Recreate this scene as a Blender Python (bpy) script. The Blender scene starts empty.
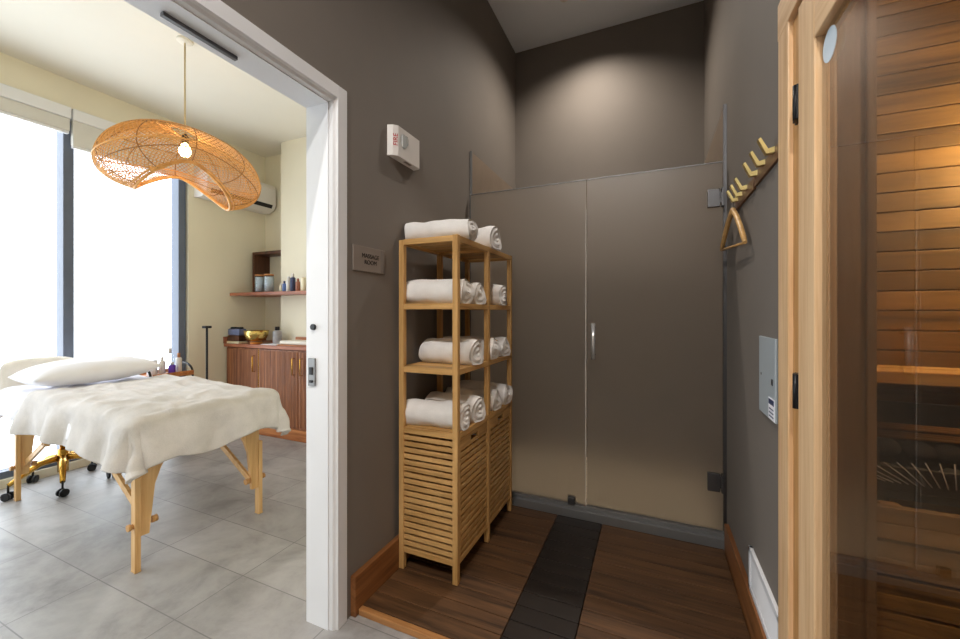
import bpy, bmesh, math, random
from mathutils import Vector, Matrix, noise
random.seed(7)
SC = bpy.context.scene
COL = SC.collection
R = math.radians

# ------------------------------------------------------------------ mesh builder
class MB:
    """Collects boxes, prisms, tubes, lathes; becomes ONE mesh object."""
    def __init__(s):
        s.v = []; s.f = []; s.m = []; s.sm = []
    def add(s, verts, faces, mi=0, smooth=False, M=None):
        o = len(s.v)
        s.v += [(M @ Vector(p)) if M else Vector(p) for p in verts]
        for f in faces:
            s.f.append([i + o for i in f]); s.m.append(mi); s.sm.append(smooth)
        return s
    def box(s, x0, x1, y0, y1, z0, z1, b=0.0, mi=0, M=None):
        if x0 > x1: x0, x1 = x1, x0
        if y0 > y1: y0, y1 = y1, y0
        if z0 > z1: z0, z1 = z1, z0
        b = min(b, (x1-x0)*.45, (y1-y0)*.45, (z1-z0)*.45)
        if b <= 0:
            v = [(x0,y0,z0),(x1,y0,z0),(x1,y1,z0),(x0,y1,z0),(x0,y0,z1),(x1,y0,z1),(x1,y1,z1),(x0,y1,z1)]
            f = [(0,3,2,1),(4,5,6,7),(0,1,5,4),(1,2,6,5),(2,3,7,6),(3,0,4,7)]
            return s.add(v, f, mi, False, M)
        bm = bmesh.new()
        bmesh.ops.create_cube(bm, size=1)
        for q in bm.verts:
            q.co = Vector((x0 if q.co.x < 0 else x1, y0 if q.co.y < 0 else y1, z0 if q.co.z < 0 else z1))
        bmesh.ops.bevel(bm, geom=bm.edges[:], offset=b, segments=2, affect='EDGES', profile=.6)
        s.frombm(bm, mi, False, M); bm.free()
        return s
    def frombm(s, bm, mi=0, smooth=False, M=None):
        bm.verts.index_update()
        s.add([v.co.copy() for v in bm.verts], [[v.index for v in f.verts] for f in bm.faces], mi, smooth, M)
    def prism(s, poly, axis, a0, a1, mi=0, M=None, smooth=False):
        """poly: 2D points in the plane of the two other axes (cyclic order), extruded a0..a1 along axis"""
        n = len(poly)
        def P(p, a):
            return {'x': (a, p[0], p[1]), 'y': (p[0], a, p[1]), 'z': (p[0], p[1], a)}[axis]
        v = [P(p, a0) for p in poly] + [P(p, a1) for p in poly]
        f = [list(range(n))[::-1], list(range(n, 2*n))] + [(i, (i+1) % n, (i+1) % n + n, i + n) for i in range(n)]
        return s.add(v, f, mi, smooth, M)
    def tube(s, pts, r, n=8, mi=0, M=None, caps=True, smooth=True, closed=False):
        pts = [Vector(p) for p in pts]; N = len(pts)
        rr = r if isinstance(r, (list, tuple)) else [r]*N
        vs = []; fs = []
        ref = None
        for i, p in enumerate(pts):
            if closed: t = pts[(i+1) % N] - pts[i-1]
            else: t = pts[min(i+1, N-1)] - pts[max(i-1, 0)]
            t.normalize()
            if ref is None:
                ref = Vector((0,0,1)) if abs(t.z) < .9 else Vector((1,0,0))
            a = t.cross(ref)
            if a.length < 1e-6: a = t.orthogonal()
            a.normalize(); b = a.cross(t).normalized(); ref = b
            for k in range(n):
                w = 2*math.pi*k/n
                vs.append(p + (a*math.cos(w) + b*math.sin(w))*rr[i])
        for i in range(N if closed else N-1):
            j = (i+1) % N
            for k in range(n):
                k2 = (k+1) % n
                fs.append((i*n+k, i*n+k2, j*n+k2, j*n+k))
        s.add(vs, fs, mi, smooth, M)
        if caps and not closed:
            s.add(vs[:n], [list(range(n))[::-1]], mi, False, M)
            s.add(vs[-n:], [list(range(n))], mi, False, M)
        return s
    def lathe(s, prof, c=(0,0,0), n=24, mi=0, M=None, sx=1, sy=1, smooth=True):
        c = Vector(c); vs = []; fs = []
        for r, z in prof:
            for k in range(n):
                w = 2*math.pi*k/n
                vs.append(c + Vector((r*math.cos(w)*sx, r*math.sin(w)*sy, z)))
        for i in range(len(prof)-1):
            for k in range(n):
                k2 = (k+1) % n
                fs.append((i*n+k, i*n+k2, (i+1)*n+k2, (i+1)*n+k))
        if prof[0][0] > 1e-5: fs.append(list(range(n))[::-1])
        if prof[-1][0] > 1e-5: fs.append([(len(prof)-1)*n + k for k in range(n)])
        return s.add(vs, fs, mi, smooth, M)
    def grid(s, fn, nu, nv, mi=0, smooth=True, wrap=False):
        vs = [fn(i/nu, j/nv) for i in range(nu+1) for j in range(nv+1)]
        fs = [(i*(nv+1)+j, (i+1)*(nv+1)+j, (i+1)*(nv+1)+j+1, i*(nv+1)+j+1) for i in range(nu) for j in range(nv)]
        return s.add(vs, fs, mi, smooth)

def world_of(o):
    M = o.matrix_basis.copy()
    p = o.parent
    while p:
        M = p.matrix_basis @ M; p = p.parent
    return M

def mesh_from(name, mb, mats):
    me = bpy.data.meshes.new(name)
    me.from_pydata([tuple(v) for v in mb.v], [], mb.f)
    for m in (mats if isinstance(mats, (list, tuple)) else [mats]): me.materials.append(m)
    me.polygons.foreach_set('material_index', mb.m)
    me.polygons.foreach_set('use_smooth', mb.sm)
    bm = bmesh.new(); bm.from_mesh(me)
    bmesh.ops.remove_doubles(bm, verts=bm.verts, dist=1e-6)
    bmesh.ops.recalc_face_normals(bm, faces=bm.faces)
    bm.to_mesh(me); bm.free(); me.update()
    return me

def tag(o, label=None, cat=None, group=None, kind=None):
    if label: o['label'] = label
    if cat: o['category'] = cat
    if group: o['group'] = group
    if kind: o['kind'] = kind
    return o

def part(name, mb, mat, parent, label=None, local=False):
    """child mesh; vertices given in world space unless local"""
    if not local:
        I = world_of(parent).inverted()
        mb.v = [I @ v for v in mb.v]
    o = bpy.data.objects.new(name, mesh_from(name, mb, mat))
    COL.objects.link(o); o.parent = parent
    if label: o['label'] = label
    return o

def top(name, mb, mat, label, cat, group=None, kind=None):
    xs = [v.x for v in mb.v]; ys = [v.y for v in mb.v]; zs = [v.z for v in mb.v]
    c = Vector(((min(xs)+max(xs))/2, (min(ys)+max(ys))/2, min(zs)))
    mb.v = [v - c for v in mb.v]
    o = bpy.data.objects.new(name, mesh_from(name, mb, mat)); COL.objects.link(o)
    o.location = c
    return tag(o, label, cat, group, kind)

def thing(name, loc, label, cat, group=None, rz=0, kind=None):
    o = bpy.data.objects.new(name, None); COL.objects.link(o)
    o.empty_display_size = .05
    o.location = loc; o.rotation_euler = (0, 0, rz)
    return tag(o, label, cat, group, kind)

def struct(name, mb, mat, label, cat):
    return top(name, mb, mat, label, cat, None, 'structure')

def dup(root, loc, label, group=None, rz=None):
    r = root.copy(); COL.objects.link(r); r.location = loc
    if rz is not None: r.rotation_euler = (0, 0, rz)
    r['label'] = label
    if group: r['group'] = group
    for ch in list(root.children):
        c = ch.copy(); COL.objects.link(c); c.parent = r
        for g in ch.children:
            d = g.copy(); COL.objects.link(d); d.parent = c
    return r

# ------------------------------------------------------------------ materials
def lin(c):
    return tuple(((x/255)/12.92 if x/255 <= .04045 else ((x/255+.055)/1.055)**2.4) for x in c)
class NT:
    def __init__(s, name):
        s.mat = bpy.data.materials.new(name); s.mat.use_nodes = True
        s.t = s.mat.node_tree; s.t.nodes.clear()
        s.out = s.n('ShaderNodeOutputMaterial')
    def n(s, typ, **kw):
        q = s.t.nodes.new(typ)
        for k, v in kw.items():
            if k.startswith('_'): setattr(q, k[1:], v)
            else: q.inputs[k.replace('__', ' ')].default_value = v
        return q
    def l(s, a, b): s.t.links.new(a, b)
    def coords(s, scale=(1,1,1), rot=(0,0,0)):
        tc = s.n('ShaderNodeTexCoord'); mp = s.n('ShaderNodeMapping')
        mp.inputs['Scale'].default_value = scale; mp.inputs['Rotation'].default_value = rot
        s.l(tc.outputs['Object'], mp.inputs['Vector'])
        return mp.outputs['Vector']
    def ramp(s, fac, stops):
        r = s.n('ShaderNodeValToRGB')
        el = r.color_ramp.elements
        el[0].position, el[0].color = stops[0][0], (*stops[0][1], 1)
        el[1].position, el[1].color = stops[-1][0], (*stops[-1][1], 1)
        for p, c in stops[1:-1]:
            e = el.new(p); e.color = (*c, 1)
        s.l(fac, r.inputs['Fac']); return r.outputs['Color']
    def bsdf(s, color, rough=.5, metal=0, spec=.5, bump=None, bstr=.2, bdist=.01, **kw):
        b = s.n('ShaderNodeBsdfPrincipled')
        if isinstance(color, tuple): b.inputs['Base Color'].default_value = (*color, 1)
        else: s.l(color, b.inputs['Base Color'])
        if isinstance(rough, (int, float)): b.inputs['Roughness'].default_value = rough
        else: s.l(rough, b.inputs['Roughness'])
        b.inputs['Metallic'].default_value = metal
        b.inputs['Specular IOR Level'].default_value = spec
        for k, v in kw.items(): b.inputs[k.replace('__', ' ')].default_value = v
        if bump is not None:
            bp = s.n('ShaderNodeBump', Strength=bstr, Distance=bdist)
            s.l(bump, bp.inputs['Height']); s.l(bp.outputs['Normal'], b.inputs['Normal'])
        s.l(b.outputs['BSDF'], s.out.inputs['Surface'])
        return b

def paint(name, c, var=.06, scale=3, rough=.6, bstr=.05, spec=.3, metal=0, bscale=180):
    """plain coat with slight cloudy tint and orange-peel bump"""
    t = NT(name); v = t.coords()
    nz = t.n('ShaderNodeTexNoise', Scale=scale, Detail=4.0); t.l(v, nz.inputs['Vector'])
    c = lin(c)
    col = t.ramp(nz.outputs['Fac'], [(.3, tuple(x*(1-var) for x in c)), (.7, tuple(min(1, x*(1+var)) for x in c))])
    n2 = t.n('ShaderNodeTexNoise', Scale=bscale, Detail=2.0); t.l(v, n2.inputs['Vector'])
    t.bsdf(col, rough, metal, spec, n2.outputs['Fac'], bstr, .002)
    return t.mat

def wood(name, dark, light, axis='x', rough=.5, grain=30, isl=.25, spec=.35, stretch=.06, bstr=.08):
    """grain runs along axis; every loose board gets its own tint and offset"""
    t = NT(name)
    sc = {'x': (stretch,1,1), 'y': (1,stretch,1), 'z': (1,1,stretch)}[axis]
    tc = t.n('ShaderNodeTexCoord'); geo = t.n('ShaderNodeNewGeometry')
    off = t.n('ShaderNodeVectorMath', _operation='MULTIPLY_ADD')
    cmb = t.n('ShaderNodeCombineXYZ')
    for k in 'XYZ': t.l(geo.outputs['Random Per Island'], cmb.inputs[k])
    t.l(cmb.outputs[0], off.inputs[0]); off.inputs[1].default_value = (7,11,13); t.l(tc.outputs['Object'], off.inputs[2])
    mp = t.n('ShaderNodeMapping'); mp.inputs['Scale'].default_value = sc; t.l(off.outputs[0], mp.inputs['Vector'])
    n1 = t.n('ShaderNodeTexNoise', Scale=grain, Detail=6.0, Roughness=.6, Distortion=.6); t.l(mp.outputs[0], n1.inputs['Vector'])
    n2 = t.n('ShaderNodeTexNoise', Scale=grain*5, Detail=3.0); t.l(mp.outputs[0], n2.inputs['Vector'])
    mx = t.n('ShaderNodeMath', _operation='MULTIPLY_ADD'); t.l(n2.outputs['Fac'], mx.inputs[0]); mx.inputs[1].default_value = .35
    t.l(n1.outputs['Fac'], mx.inputs[2])
    d, l = lin(dark), lin(light)
    col = t.ramp(mx.outputs[0], [(.45, d), (.62, tuple((a+b)/2 for a, b in zip(d, l))), (.85, l)])
    hs = t.n('ShaderNodeHueSaturation')
    mr = t.n('ShaderNodeMapRange'); t.l(geo.outputs['Random Per Island'], mr.inputs['Value'])
    mr.inputs['To Min'].default_value = 1-isl; mr.inputs['To Max'].default_value = 1+isl
    t.l(mr.outputs[0], hs.inputs['Value']); t.l(col, hs.inputs['Color'])
    t.bsdf(hs.outputs['Color'], rough, 0, spec, mx.outputs[0], bstr, .002)
    return t.mat

def fabric(name, c, scale=220, bstr=.5, var=.08, rough=.9, sheen=.3, big=9, bdist=.004):
    t = NT(name); v = t.coords()
    n1 = t.n('ShaderNodeTexNoise', Scale=scale, Detail=3.0); t.l(v, n1.inputs['Vector'])
    n2 = t.n('ShaderNodeTexNoise', Scale=big, Detail=4.0); t.l(v, n2.inputs['Vector'])
    m = t.n('ShaderNodeMath', _operation='MULTIPLY_ADD'); t.l(n1.outputs['Fac'], m.inputs[0]); m.inputs[1].default_value = .5; t.l(n2.outputs['Fac'], m.inputs[2])
    c = lin(c)
    col = t.ramp(m.outputs[0], [(.45, tuple(x*(1-var*2) for x in c)), (1.0, tuple(min(1, x*(1+var)) for x in c))])
    t.bsdf(col, rough, 0, .1, m.outputs[0], bstr, bdist, Sheen__Weight=sheen)
    return t.mat

def metal(name, c, rough=.25, scale=40):
    t = NT(name); v = t.coords()
    n1 = t.n('ShaderNodeTexNoise', Scale=scale, Detail=2.0); t.l(v, n1.inputs['Vector'])
    mr = t.n('ShaderNodeMapRange'); t.l(n1.outputs['Fac'], mr.inputs['Value'])
    mr.inputs['To Min'].default_value = rough*.8; mr.inputs['To Max'].default_value = rough*1.2
    t.bsdf(lin(c), mr.outputs[0], 1.0)
    return t.mat

def emit(name, c, s):
    t = NT(name); e = t.n('ShaderNodeEmission'); e.inputs['Color'].default_value = (*lin(c), 1); e.inputs['Strength'].default_value = s
    t.l(e.outputs[0], t.out.inputs['Surface']); return t.mat

def tiles(name, c, grout, sx, sy, ox, oy, rough=.4, joint=.004, var=.1, mul_=.35):
    """floor or wall tiles: grid from the object's local x/y (or given axes), cloudy stone tint"""
    t = NT(name)
    tc = t.n('ShaderNodeTexCoord')
    mp = t.n('ShaderNodeMapping'); mp.inputs['Location'].default_value = (ox, oy, 0); t.l(tc.outputs['Object'], mp.inputs['Vector'])
    br = t.n('ShaderNodeTexBrick', Scale=1.0)
    br.offset = 0; br.inputs['Mortar Size'].default_value = joint; br.inputs['Brick Width'].default_value = sx
    br.inputs['Row Height'].default_value = sy; br.inputs['Mortar Smooth'].default_value = .1; br.inputs['Bias'].default_value = 0
    br.inputs['Color1'].default_value = (.85,.85,.85,1); br.inputs['Color2'].default_value = (1.1,1.1,1.1,1)
    t.l(mp.outputs[0], br.inputs['Vector'])
    nz = t.n('ShaderNodeTexNoise', Scale=3.4, Detail=9.0, Roughness=.68, Distortion=.3); t.l(tc.outputs['Object'], nz.inputs['Vector'])
    c = lin(c)
    col = t.ramp(nz.outputs['Fac'], [(.3, tuple(x*(1-var*1.6) for x in c)), (.52, c), (.72, tuple(min(1, x*(1+var)) for x in c))])
    mul = t.n('ShaderNodeMix', _data_type='RGBA', _blend_type='MULTIPLY'); mul.inputs[0].default_value = mul_
    t.l(col, mul.inputs[6]); t.l(br.outputs['Color'], mul.inputs[7])
    mix = t.n('ShaderNodeMix', _data_type='RGBA'); t.l(br.outputs['Fac'], mix.inputs[0]); t.l(mul.outputs[2], mix.inputs[6]); mix.inputs[7].default_value = (*lin(grout), 1)
    t.bsdf(mix.outputs[2], rough, 0, .4, nz.outputs['Fac'], .05, .003)
    return t.mat

def thin_fresnel(t, ior):
    # same reflectance from both sides of a thin pane
    g = t.n('ShaderNodeNewGeometry'); mr = t.n('ShaderNodeMapRange'); t.l(g.outputs['Backfacing'], mr.inputs['Value'])
    mr.inputs['To Min'].default_value = ior; mr.inputs['To Max'].default_value = 1/ior
    fr = t.n('ShaderNodeFresnel'); t.l(mr.outputs[0], fr.inputs['IOR']); return fr

def clear_glass(name, tint=(1,1,1), refl=1.0, rough=0.0):
    t = NT(name)
    fr = thin_fresnel(t, 1.5)
    tr = t.n('ShaderNodeBsdfTransparent'); tr.inputs['Color'].default_value = (*tint, 1)
    gl = t.n('ShaderNodeBsdfGlossy'); gl.inputs['Roughness'].default_value = rough
    m = t.n('ShaderNodeMath', _operation='MULTIPLY'); t.l(fr.outputs[0], m.inputs[0]); m.inputs[1].default_value = refl
    mx = t.n('ShaderNodeMixShader'); t.l(m.outputs[0], mx.inputs[0]); t.l(tr.outputs[0], mx.inputs[1]); t.l(gl.outputs[0], mx.inputs[2])
    t.l(mx.outputs[0], t.out.inputs['Surface']); return t.mat
# ------------------------------------------------------------------ palette
M = {}
M['taupe'] = paint('taupe_wall_paint', (119,112,105), .05, 2, .7)
M['cream'] = paint('cream_wall_paint', (229,222,201), .03, 2, .7)
M['ceil_cream'] = paint('cream_ceiling_paint', (226,221,208), .02, 2, .75)
M['ceil_grey'] = paint('grey_ceiling_paint', (226,232,240), .02, 2, .75)
M['white_trim'] = paint('white_trim_paint', (226,227,230), .02, 5, .35, .03)
M['white_plastic'] = paint('white_plastic', (222,218,214), .02, 6, .35, .02)
M['grey_plastic'] = paint('grey_plastic', (120,112,106), .03, 8, .4, .02)
M['tile'] = tiles('grey_stone_floor_tiles', (160,157,155), (120,118,117), .59, .29, (-4.35+2.4)/2+2.365, (-3.1+3.5)/2-.664, .38, .0022, .24, .55)
M['shower_tile'] = tiles('shower_wall_tiles', (132,117,102), (118,104,90), 1.2, .6, .1, .1, .35, .002, .12)
M['shower_floor'] = tiles('shower_floor_tiles', (226,210,182), (176,160,138), .1, .1, 0, 0, .4, .004, .06)
M['deck'] = wood('deck_boards_brown', (46,31,20), (100,70,45), 'x', .5, 26, .14)
M['deck_dark'] = wood('deck_boards_dark', (22,17,14), (38,30,25), 'x', .45, 22, .15)
M['deck_edge'] = wood('deck_edge_wood', (130,84,44), (190,136,84), 'x', .45, 22, .1)
M['base_wood'] = wood('baseboard_wood', (92,54,28), (146,96,56), 'y', .4, 22, .1)
M['bamboo'] = wood('bamboo_z', (168,126,72), (216,174,114), 'z', .4, 26, .08)
M['bamboo_x'] = wood('bamboo_x', (168,126,72), (216,174,114), 'x', .4, 26, .1)
M['bamboo_y'] = wood('bamboo_y', (164,122,70), (212,170,110), 'y', .4, 26, .1)
M['hemlock_z'] = wood('pale_wood_upright', (202,160,114), (230,196,154), 'z', .42, 30, .05, .35, .04)
M['hemlock_y'] = wood('pale_wood_rail', (200,158,112), (228,194,152), 'y', .42, 30, .05, .35, .04)
M['jamb_z'] = wood('amber_wood_jamb', (164,116,66), (208,160,102), 'z', .42, 30, .05, .35, .04)
M['cedar_x'] = wood('sauna_boards_along', (104,78,44), (176,136,80), 'x', .55, 20, .42)
M['cedar_y'] = wood('sauna_boards_across', (104,78,44), (176,136,80), 'y', .55, 20, .28)
M['bench'] = wood('sauna_bench_wood', (176,124,62), (222,176,106), 'x', .55, 20, .15)
M['beech_z'] = wood('beech_upright', (196,148,90), (226,186,132), 'z', .4, 26, .05)
M['beech'] = wood('beech', (196,148,90), (226,186,132), 'y', .4, 26, .05)
M['walnut_z'] = wood('walnut_upright', (112,66,44), (182,124,88), 'z', .4, 26, .2)
M['walnut_x'] = wood('walnut_along', (116,64,46), (178,114,84), 'x', .4, 24, .1)
M['plinth'] = wood('plinth_wood', (150,84,42), (206,138,84), 'x', .4, 24, .1)
M['walnut_dark'] = wood('dark_walnut', (52,30,20), (96,60,40), 'z', .45, 24, .1)
M['chrome'] = metal('brushed_steel', (190,192,196), .28)
M['dark_steel'] = metal('dark_steel', (112,112,114), .4)
M['brass'] = metal('brass', (206,160,72), .25)
M['gold'] = metal('gold_bowl', (216,188,112), .25)
M['gold_hook'] = metal('satin_gold', (236,216,150), .35)
M['black'] = paint('black_coat', (26,26,28), .1, 10, .4, .03)
M['black_text'] = paint('black_ink', (14,13,13), .05, 10, .6, 0)
M['red_text'] = paint('red_ink', (176,30,40), .05, 10, .6, 0)
M['sign'] = paint('sign_plate_grey', (132,122,114), .03, 10, .35, .02)
M['grey_panel'] = paint('pale_grey_panel', (164,172,176), .03, 8, .4, .02)
M['frame_grey'] = paint('window_frame_grey', (98,106,122), .04, 8, .4, .02)
M['blind'] = fabric('blind_cloth', (214,212,206), 300, .1, .03, .8, 0)
M['towel'] = fabric('white_terry', (232,230,228), 260, .6, .05, .95, .3, 14)
M['blanket'] = fabric('cream_plush', (209,203,199), 200, .8, .07, .95, .25, 12, .006)
M['sheet'] = fabric('white_sheet', (236,235,240), 400, .12, .02, .85, .1)
M['vinyl'] = paint('cream_vinyl', (226,220,208), .03, 6, .45, .03)
M['boucle'] = fabric('ivory_boucle', (232,226,216), 160, .6, .05, .95, .2)
M['rattan'] = wood('rattan_cane', (196,132,66), (236,184,112), 'x', .5, 18, .15)
M['rattan_dark'] = wood('dark_rattan_cane', (128,82,40), (168,114,62), 'x', .5, 18, .1)
M['cord'] = paint('pale_cord', (196,178,140), .05, 20, .7, 0)
M['rubber'] = paint('black_rubber', (22,22,24), .1, 20, .6, 0)
M['stone'] = paint('dark_stone', (58,54,52), .3, 14, .85, .5, .2)
M['heater'] = paint('black_heater_steel', (32,31,31), .1, 12, .4, .05)
M['bulb'] = emit('glowing_bulb', (255,214,150), 30)
M['sauna_glow'] = emit('sauna_lamp_glow', (255,190,110), 6)
M['led'] = emit('downlight_glow', (255,232,208), 12)
M['glass'] = clear_glass('clear_glass', (.86,.85,.83), 1.6)
M['pane'] = clear_glass('window_glass', (.97,.985,1), .6, .2)
M['jar'] = clear_glass('jar_glass', (.86,.9,.92), 1.0)
M['jar_lid'] = paint('cork_lid', (176,120,76), .1, 30, .7)
M['blue'] = paint('blue_plastic', (92,118,176), .05, 10, .35)
M['navy'] = paint('navy_plastic', (54,64,98), .05, 10, .35)
M['purple'] = paint('purple_plastic', (96,58,168), .05, 10, .35)
M['rust'] = paint('rust_plastic', (160,104,84), .05, 10, .4)
M['cream_plastic'] = paint('cream_plastic', (236,226,196), .03, 10, .4)
M['bluegrey'] = paint('blue_grey_plastic', (112,122,158), .15, 24, .35)
M['silver'] = paint('silver_grey', (158,156,160), .12, 30, .35)
M['cushion'] = fabric('orange_cushion', (214,134,62), 200, .3)
M['sticker'] = paint('pale_blue_sticker', (206,222,234), .02, 10, .5, 0)
def frosted(name):
    t = NT(name)
    v = t.coords()
    nz = t.n('ShaderNodeTexNoise', Scale=900.0, Detail=1.0); t.l(v, nz.inputs['Vector'])
    bp = t.n('ShaderNodeBump', Strength=.15, Distance=.001); t.l(nz.outputs['Fac'], bp.inputs['Height'])
    rf = t.n('ShaderNodeBsdfRefraction', Roughness=.5, IOR=1.32); rf.inputs['Color'].default_value = (.88,.86,.83,1)
    tl = t.n('ShaderNodeBsdfTranslucent'); tl.inputs['Color'].default_value = (.7,.68,.64,1)
    df = t.n('ShaderNodeBsdfDiffuse'); df.inputs['Color'].default_value = (.42,.40,.37,1)
    gl = t.n('ShaderNodeBsdfGlossy', Roughness=.32)
    a = t.n('ShaderNodeMixShader'); a.inputs[0].default_value = .2; t.l(rf.outputs[0], a.inputs[1]); t.l(tl.outputs[0], a.inputs[2])
    b = t.n('ShaderNodeMixShader'); b.inputs[0].default_value = .06; t.l(a.outputs[0], b.inputs[1]); t.l(df.outputs[0], b.inputs[2])
    fr = thin_fresnel(t, 1.45); t.l(bp.outputs['Normal'], fr.inputs['Normal'])
    c = t.n('ShaderNodeMixShader'); t.l(fr.outputs[0], c.inputs[0]); t.l(b.outputs[0], c.inputs[1]); t.l(gl.outputs[0], c.inputs[2])
    t.l(c.outputs[0], t.out.inputs['Surface']); return t.mat
M['handle'] = paint('polished_handle', (206,206,206), .03, 8, .25, .0, .5, .5)
M['curb'] = paint('satin_aluminium', (132,132,132), .04, 8, .42, .01, .5, .6)
M['lining'] = wood('dim_wood_lining', (118,94,66), (160,130,96), 'z', .45, 30, .05, .35, .04)
M['frost'] = frosted('frosted_glass')

# ------------------------------------------------------------------ camera
cd = bpy.data.cameras.new('camera'); cam = bpy.data.objects.new('camera', cd); COL.objects.link(cam)
cam.location = (0, 0, 1.25); cam.rotation_euler = (R(90), 0, R(23.75))
cd.sensor_width = 36; cd.lens = 391/960*36; cd.shift_y = -7.5/960; cd.clip_start = .02
SC.camera = cam

# ------------------------------------------------------------------ dimensions (metres; camera at x=0,y=0)
LW = -1.135; RW = .36; BW = 3.38; CH = 3.60           # hall: left wall, right wall, shower back wall, ceiling
LI = -1.275                                           # massage-room face of the left wall
OP0, OP1, OPH = .05, 1.165, 2.075                     # door opening in the left wall
WX = -4.20; NY = 3.22; CY = 3.0; CX = -3.67; MH = 3.08  # massage room: window wall, niche wall, pier face, pier corner, ceiling
REAR = -1.6; MREAR = -3.0
DK = .028                                             # top of the wooden deck
SD = 2.39                                             # shower glass plane

b = MB(); b.box(WX-.15, 2.4, MREAR-.1, BW+.12, -.12, 0)
fl = struct('floor', b, M['tile'], 'grey stone tiled floor of the massage room and hall', 'floor')

# hall walls
b = MB()
b.box(-1.205, LW, REAR, OP0-.03, 0, CH); b.box(-1.205, LW, OP1+.03, BW+.1, 0, CH); b.box(-1.205, LW, OP0-.03, OP1+.03, OPH+.03, CH)
struct('wall_left', b, M['taupe'], 'dark taupe hall wall with the doorway to the massage room', 'wall')
b = MB(); b.box(LW, RW+.3, BW, BW+.1, 0, CH)
struct('wall_back', b, M['taupe'], 'dark taupe wall above the shower tiles', 'wall')
b = MB(); b.box(RW, RW+.12, 1.43, BW, 0, CH); b.box(RW, RW+.12, -.2, 1.43, 2.16, CH); b.box(RW, RW+.12, REAR, -.2, 0, CH)
struct('wall_right', b, M['taupe'], 'grey taupe right hall wall with hooks, panel and vent', 'wall')
b = MB(); b.box(-1.275, RW+.12, REAR-.1, REAR, 0, CH)
struct('wall_rear', b, M['taupe'], 'hall wall behind the viewpoint', 'wall')
b = MB(); b.box(-1.205, RW+.12, REAR-.1, BW+.1, CH, CH+.1)
struct('ceiling', b, M['ceil_grey'], 'high grey hall ceiling over the shower', 'ceiling')

# massage room shell
b = MB()
b.box(LI, -1.205, MREAR, OP0-.025, 0, MH); b.box(LI, -1.205, OP1+.025, CY+.0, 0, MH); b.box(LI, -1.205, OP0-.025, OP1+.025, OPH+.025, MH)
struct('wall_inner', b, M['cream'], 'cream inner face of the wall around the doorway', 'wall')
b = MB(); b.box(WX-.12, CX, NY, NY+.1, 0, MH); b.box(CX, LI+.07, CY, NY+.1, 0, MH)
struct('wall_far', b, M['cream'], 'cream far wall with a pier and a niche', 'wall')
b = MB(); b.box(WX-.14, LI+.07, MREAR-.1, MREAR, 0, MH)
struct('wall_near', b, M['cream'], 'cream near wall of the massage room', 'wall')
W0, W1, WZ0, WZ1 = -2.7, 2.38, .06, 2.85
b = MB()
b.box(WX-.14, WX, W1, NY, 0, MH); b.box(WX-.14, WX, MREAR, W0, 0, MH); b.box(WX-.14, WX, W0, W1, WZ1, MH); b.box(WX-.14, WX, W0, W1, 0, WZ0)
struct('wall_window', b, M['cream'], 'cream window wall with a soffit over the tall windows', 'wall')
b = MB(); b.box(WX-.14, -1.205, MREAR-.1, NY+.1, MH, MH+.1)
struct('ceiling_1', b, M['ceil_cream'], 'cream ceiling of the massage room', 'ceiling')

# tall windows: one structure, frame + mullions + panes
win = thing('window_1', (WX-.09, 1.2, WZ0), 'tall frosted windows with slate grey frames', 'window', kind='structure')
b = MB(); b.box(WX-.13, WX-.03, W0, W1, WZ0, WZ0+.05, .004); b.box(WX-.13, WX-.03, W0, W1, WZ1-.05, WZ1, .004)
part('window_frame', b, M['frame_grey'], win)
for y in (-2.67, -1.72, -.91, -.10, .71, 1.52, 2.335):
    b = MB(); b.box(WX-.14, WX-.02, y-.032, y+.032, WZ0+.05, WZ1-.05, .004)
    part('mullion', b, M['frame_grey'], win)
for y0, y1 in ((-2.64,-1.75), (-1.69,-.94), (-.88,-.13), (-.07,.68), (.74,1.49), (1.55,2.305)):
    b = MB(); b.box(WX-.088, WX-.08, y0, y1, WZ0+.05, WZ1-.05)
    part('pane', b, M['pane'], win)

# doorway casing and jamb (white)
b = MB()
prof = [(LW+.005, 1.232), (LW+.006, 1.182), (LW-.004,1.178), (LW-.012,1.170), (LW-.029,1.168), (LW-.029,1.164), (LI-.004,1.164), (LI-.004,1.19),(LW,1.19),(LW,1.232)]
def jamb(ys, z0, z1):
    pr = [(x, y if ys > 0 else OP0 + (1.165 - y)) for x, y in prof]
    b.prism(pr, 'z', z0, z1)
jamb(1, 0, OPH+.065); jamb(-1, 0, OPH+.065)
hp = [(x, OPH + (y - 1.165)) for x, y in prof]        # same moulding across the head
n = len(hp)
hv = [(p[0], OP0 + .0 - (p[1]-OPH), p[1]) for p in hp] + [(p[0], OP1 + (p[1]-OPH), p[1]) for p in hp]
b.add(hv, [list(range(n)), list(range(n, 2*n))[::-1]] + [(i, i+n, (i+1) % n + n, (i+1) % n) for i in range(n)])
struct('trim_1', b, M['white_trim'], 'white moulded casing around the massage room doorway', 'trim')
b = MB(); b.box(-1.238, -1.224, .63, .84, OPH-.012, OPH-.0015)
struct('trim_2', b, M['dark_steel'], 'dark sliding door track under the doorway head', 'trim')
b = MB()
b.box(-1.262, -1.226, 1.156, 1.1637, .955, 1.065, .001, 0)
b.box(-1.252, -1.236, 1.152, 1.157, 1.0, 1.03, .001, 1); b.box(-1.252,-1.236,1.152,1.157,.968,.978,.001,1)
top('strike_plate', b, [M['curb'], M['black']], 'small steel strike plate set in the white door jamb', 'strike plate')
b = MB(); b.tube([(-1.237,1.1637,1.19),(-1.237,1.154,1.19)], .012, 12)
top('door_bumper', b, M['black'], 'small black bumper stud on the white door jamb', 'bumper')

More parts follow.
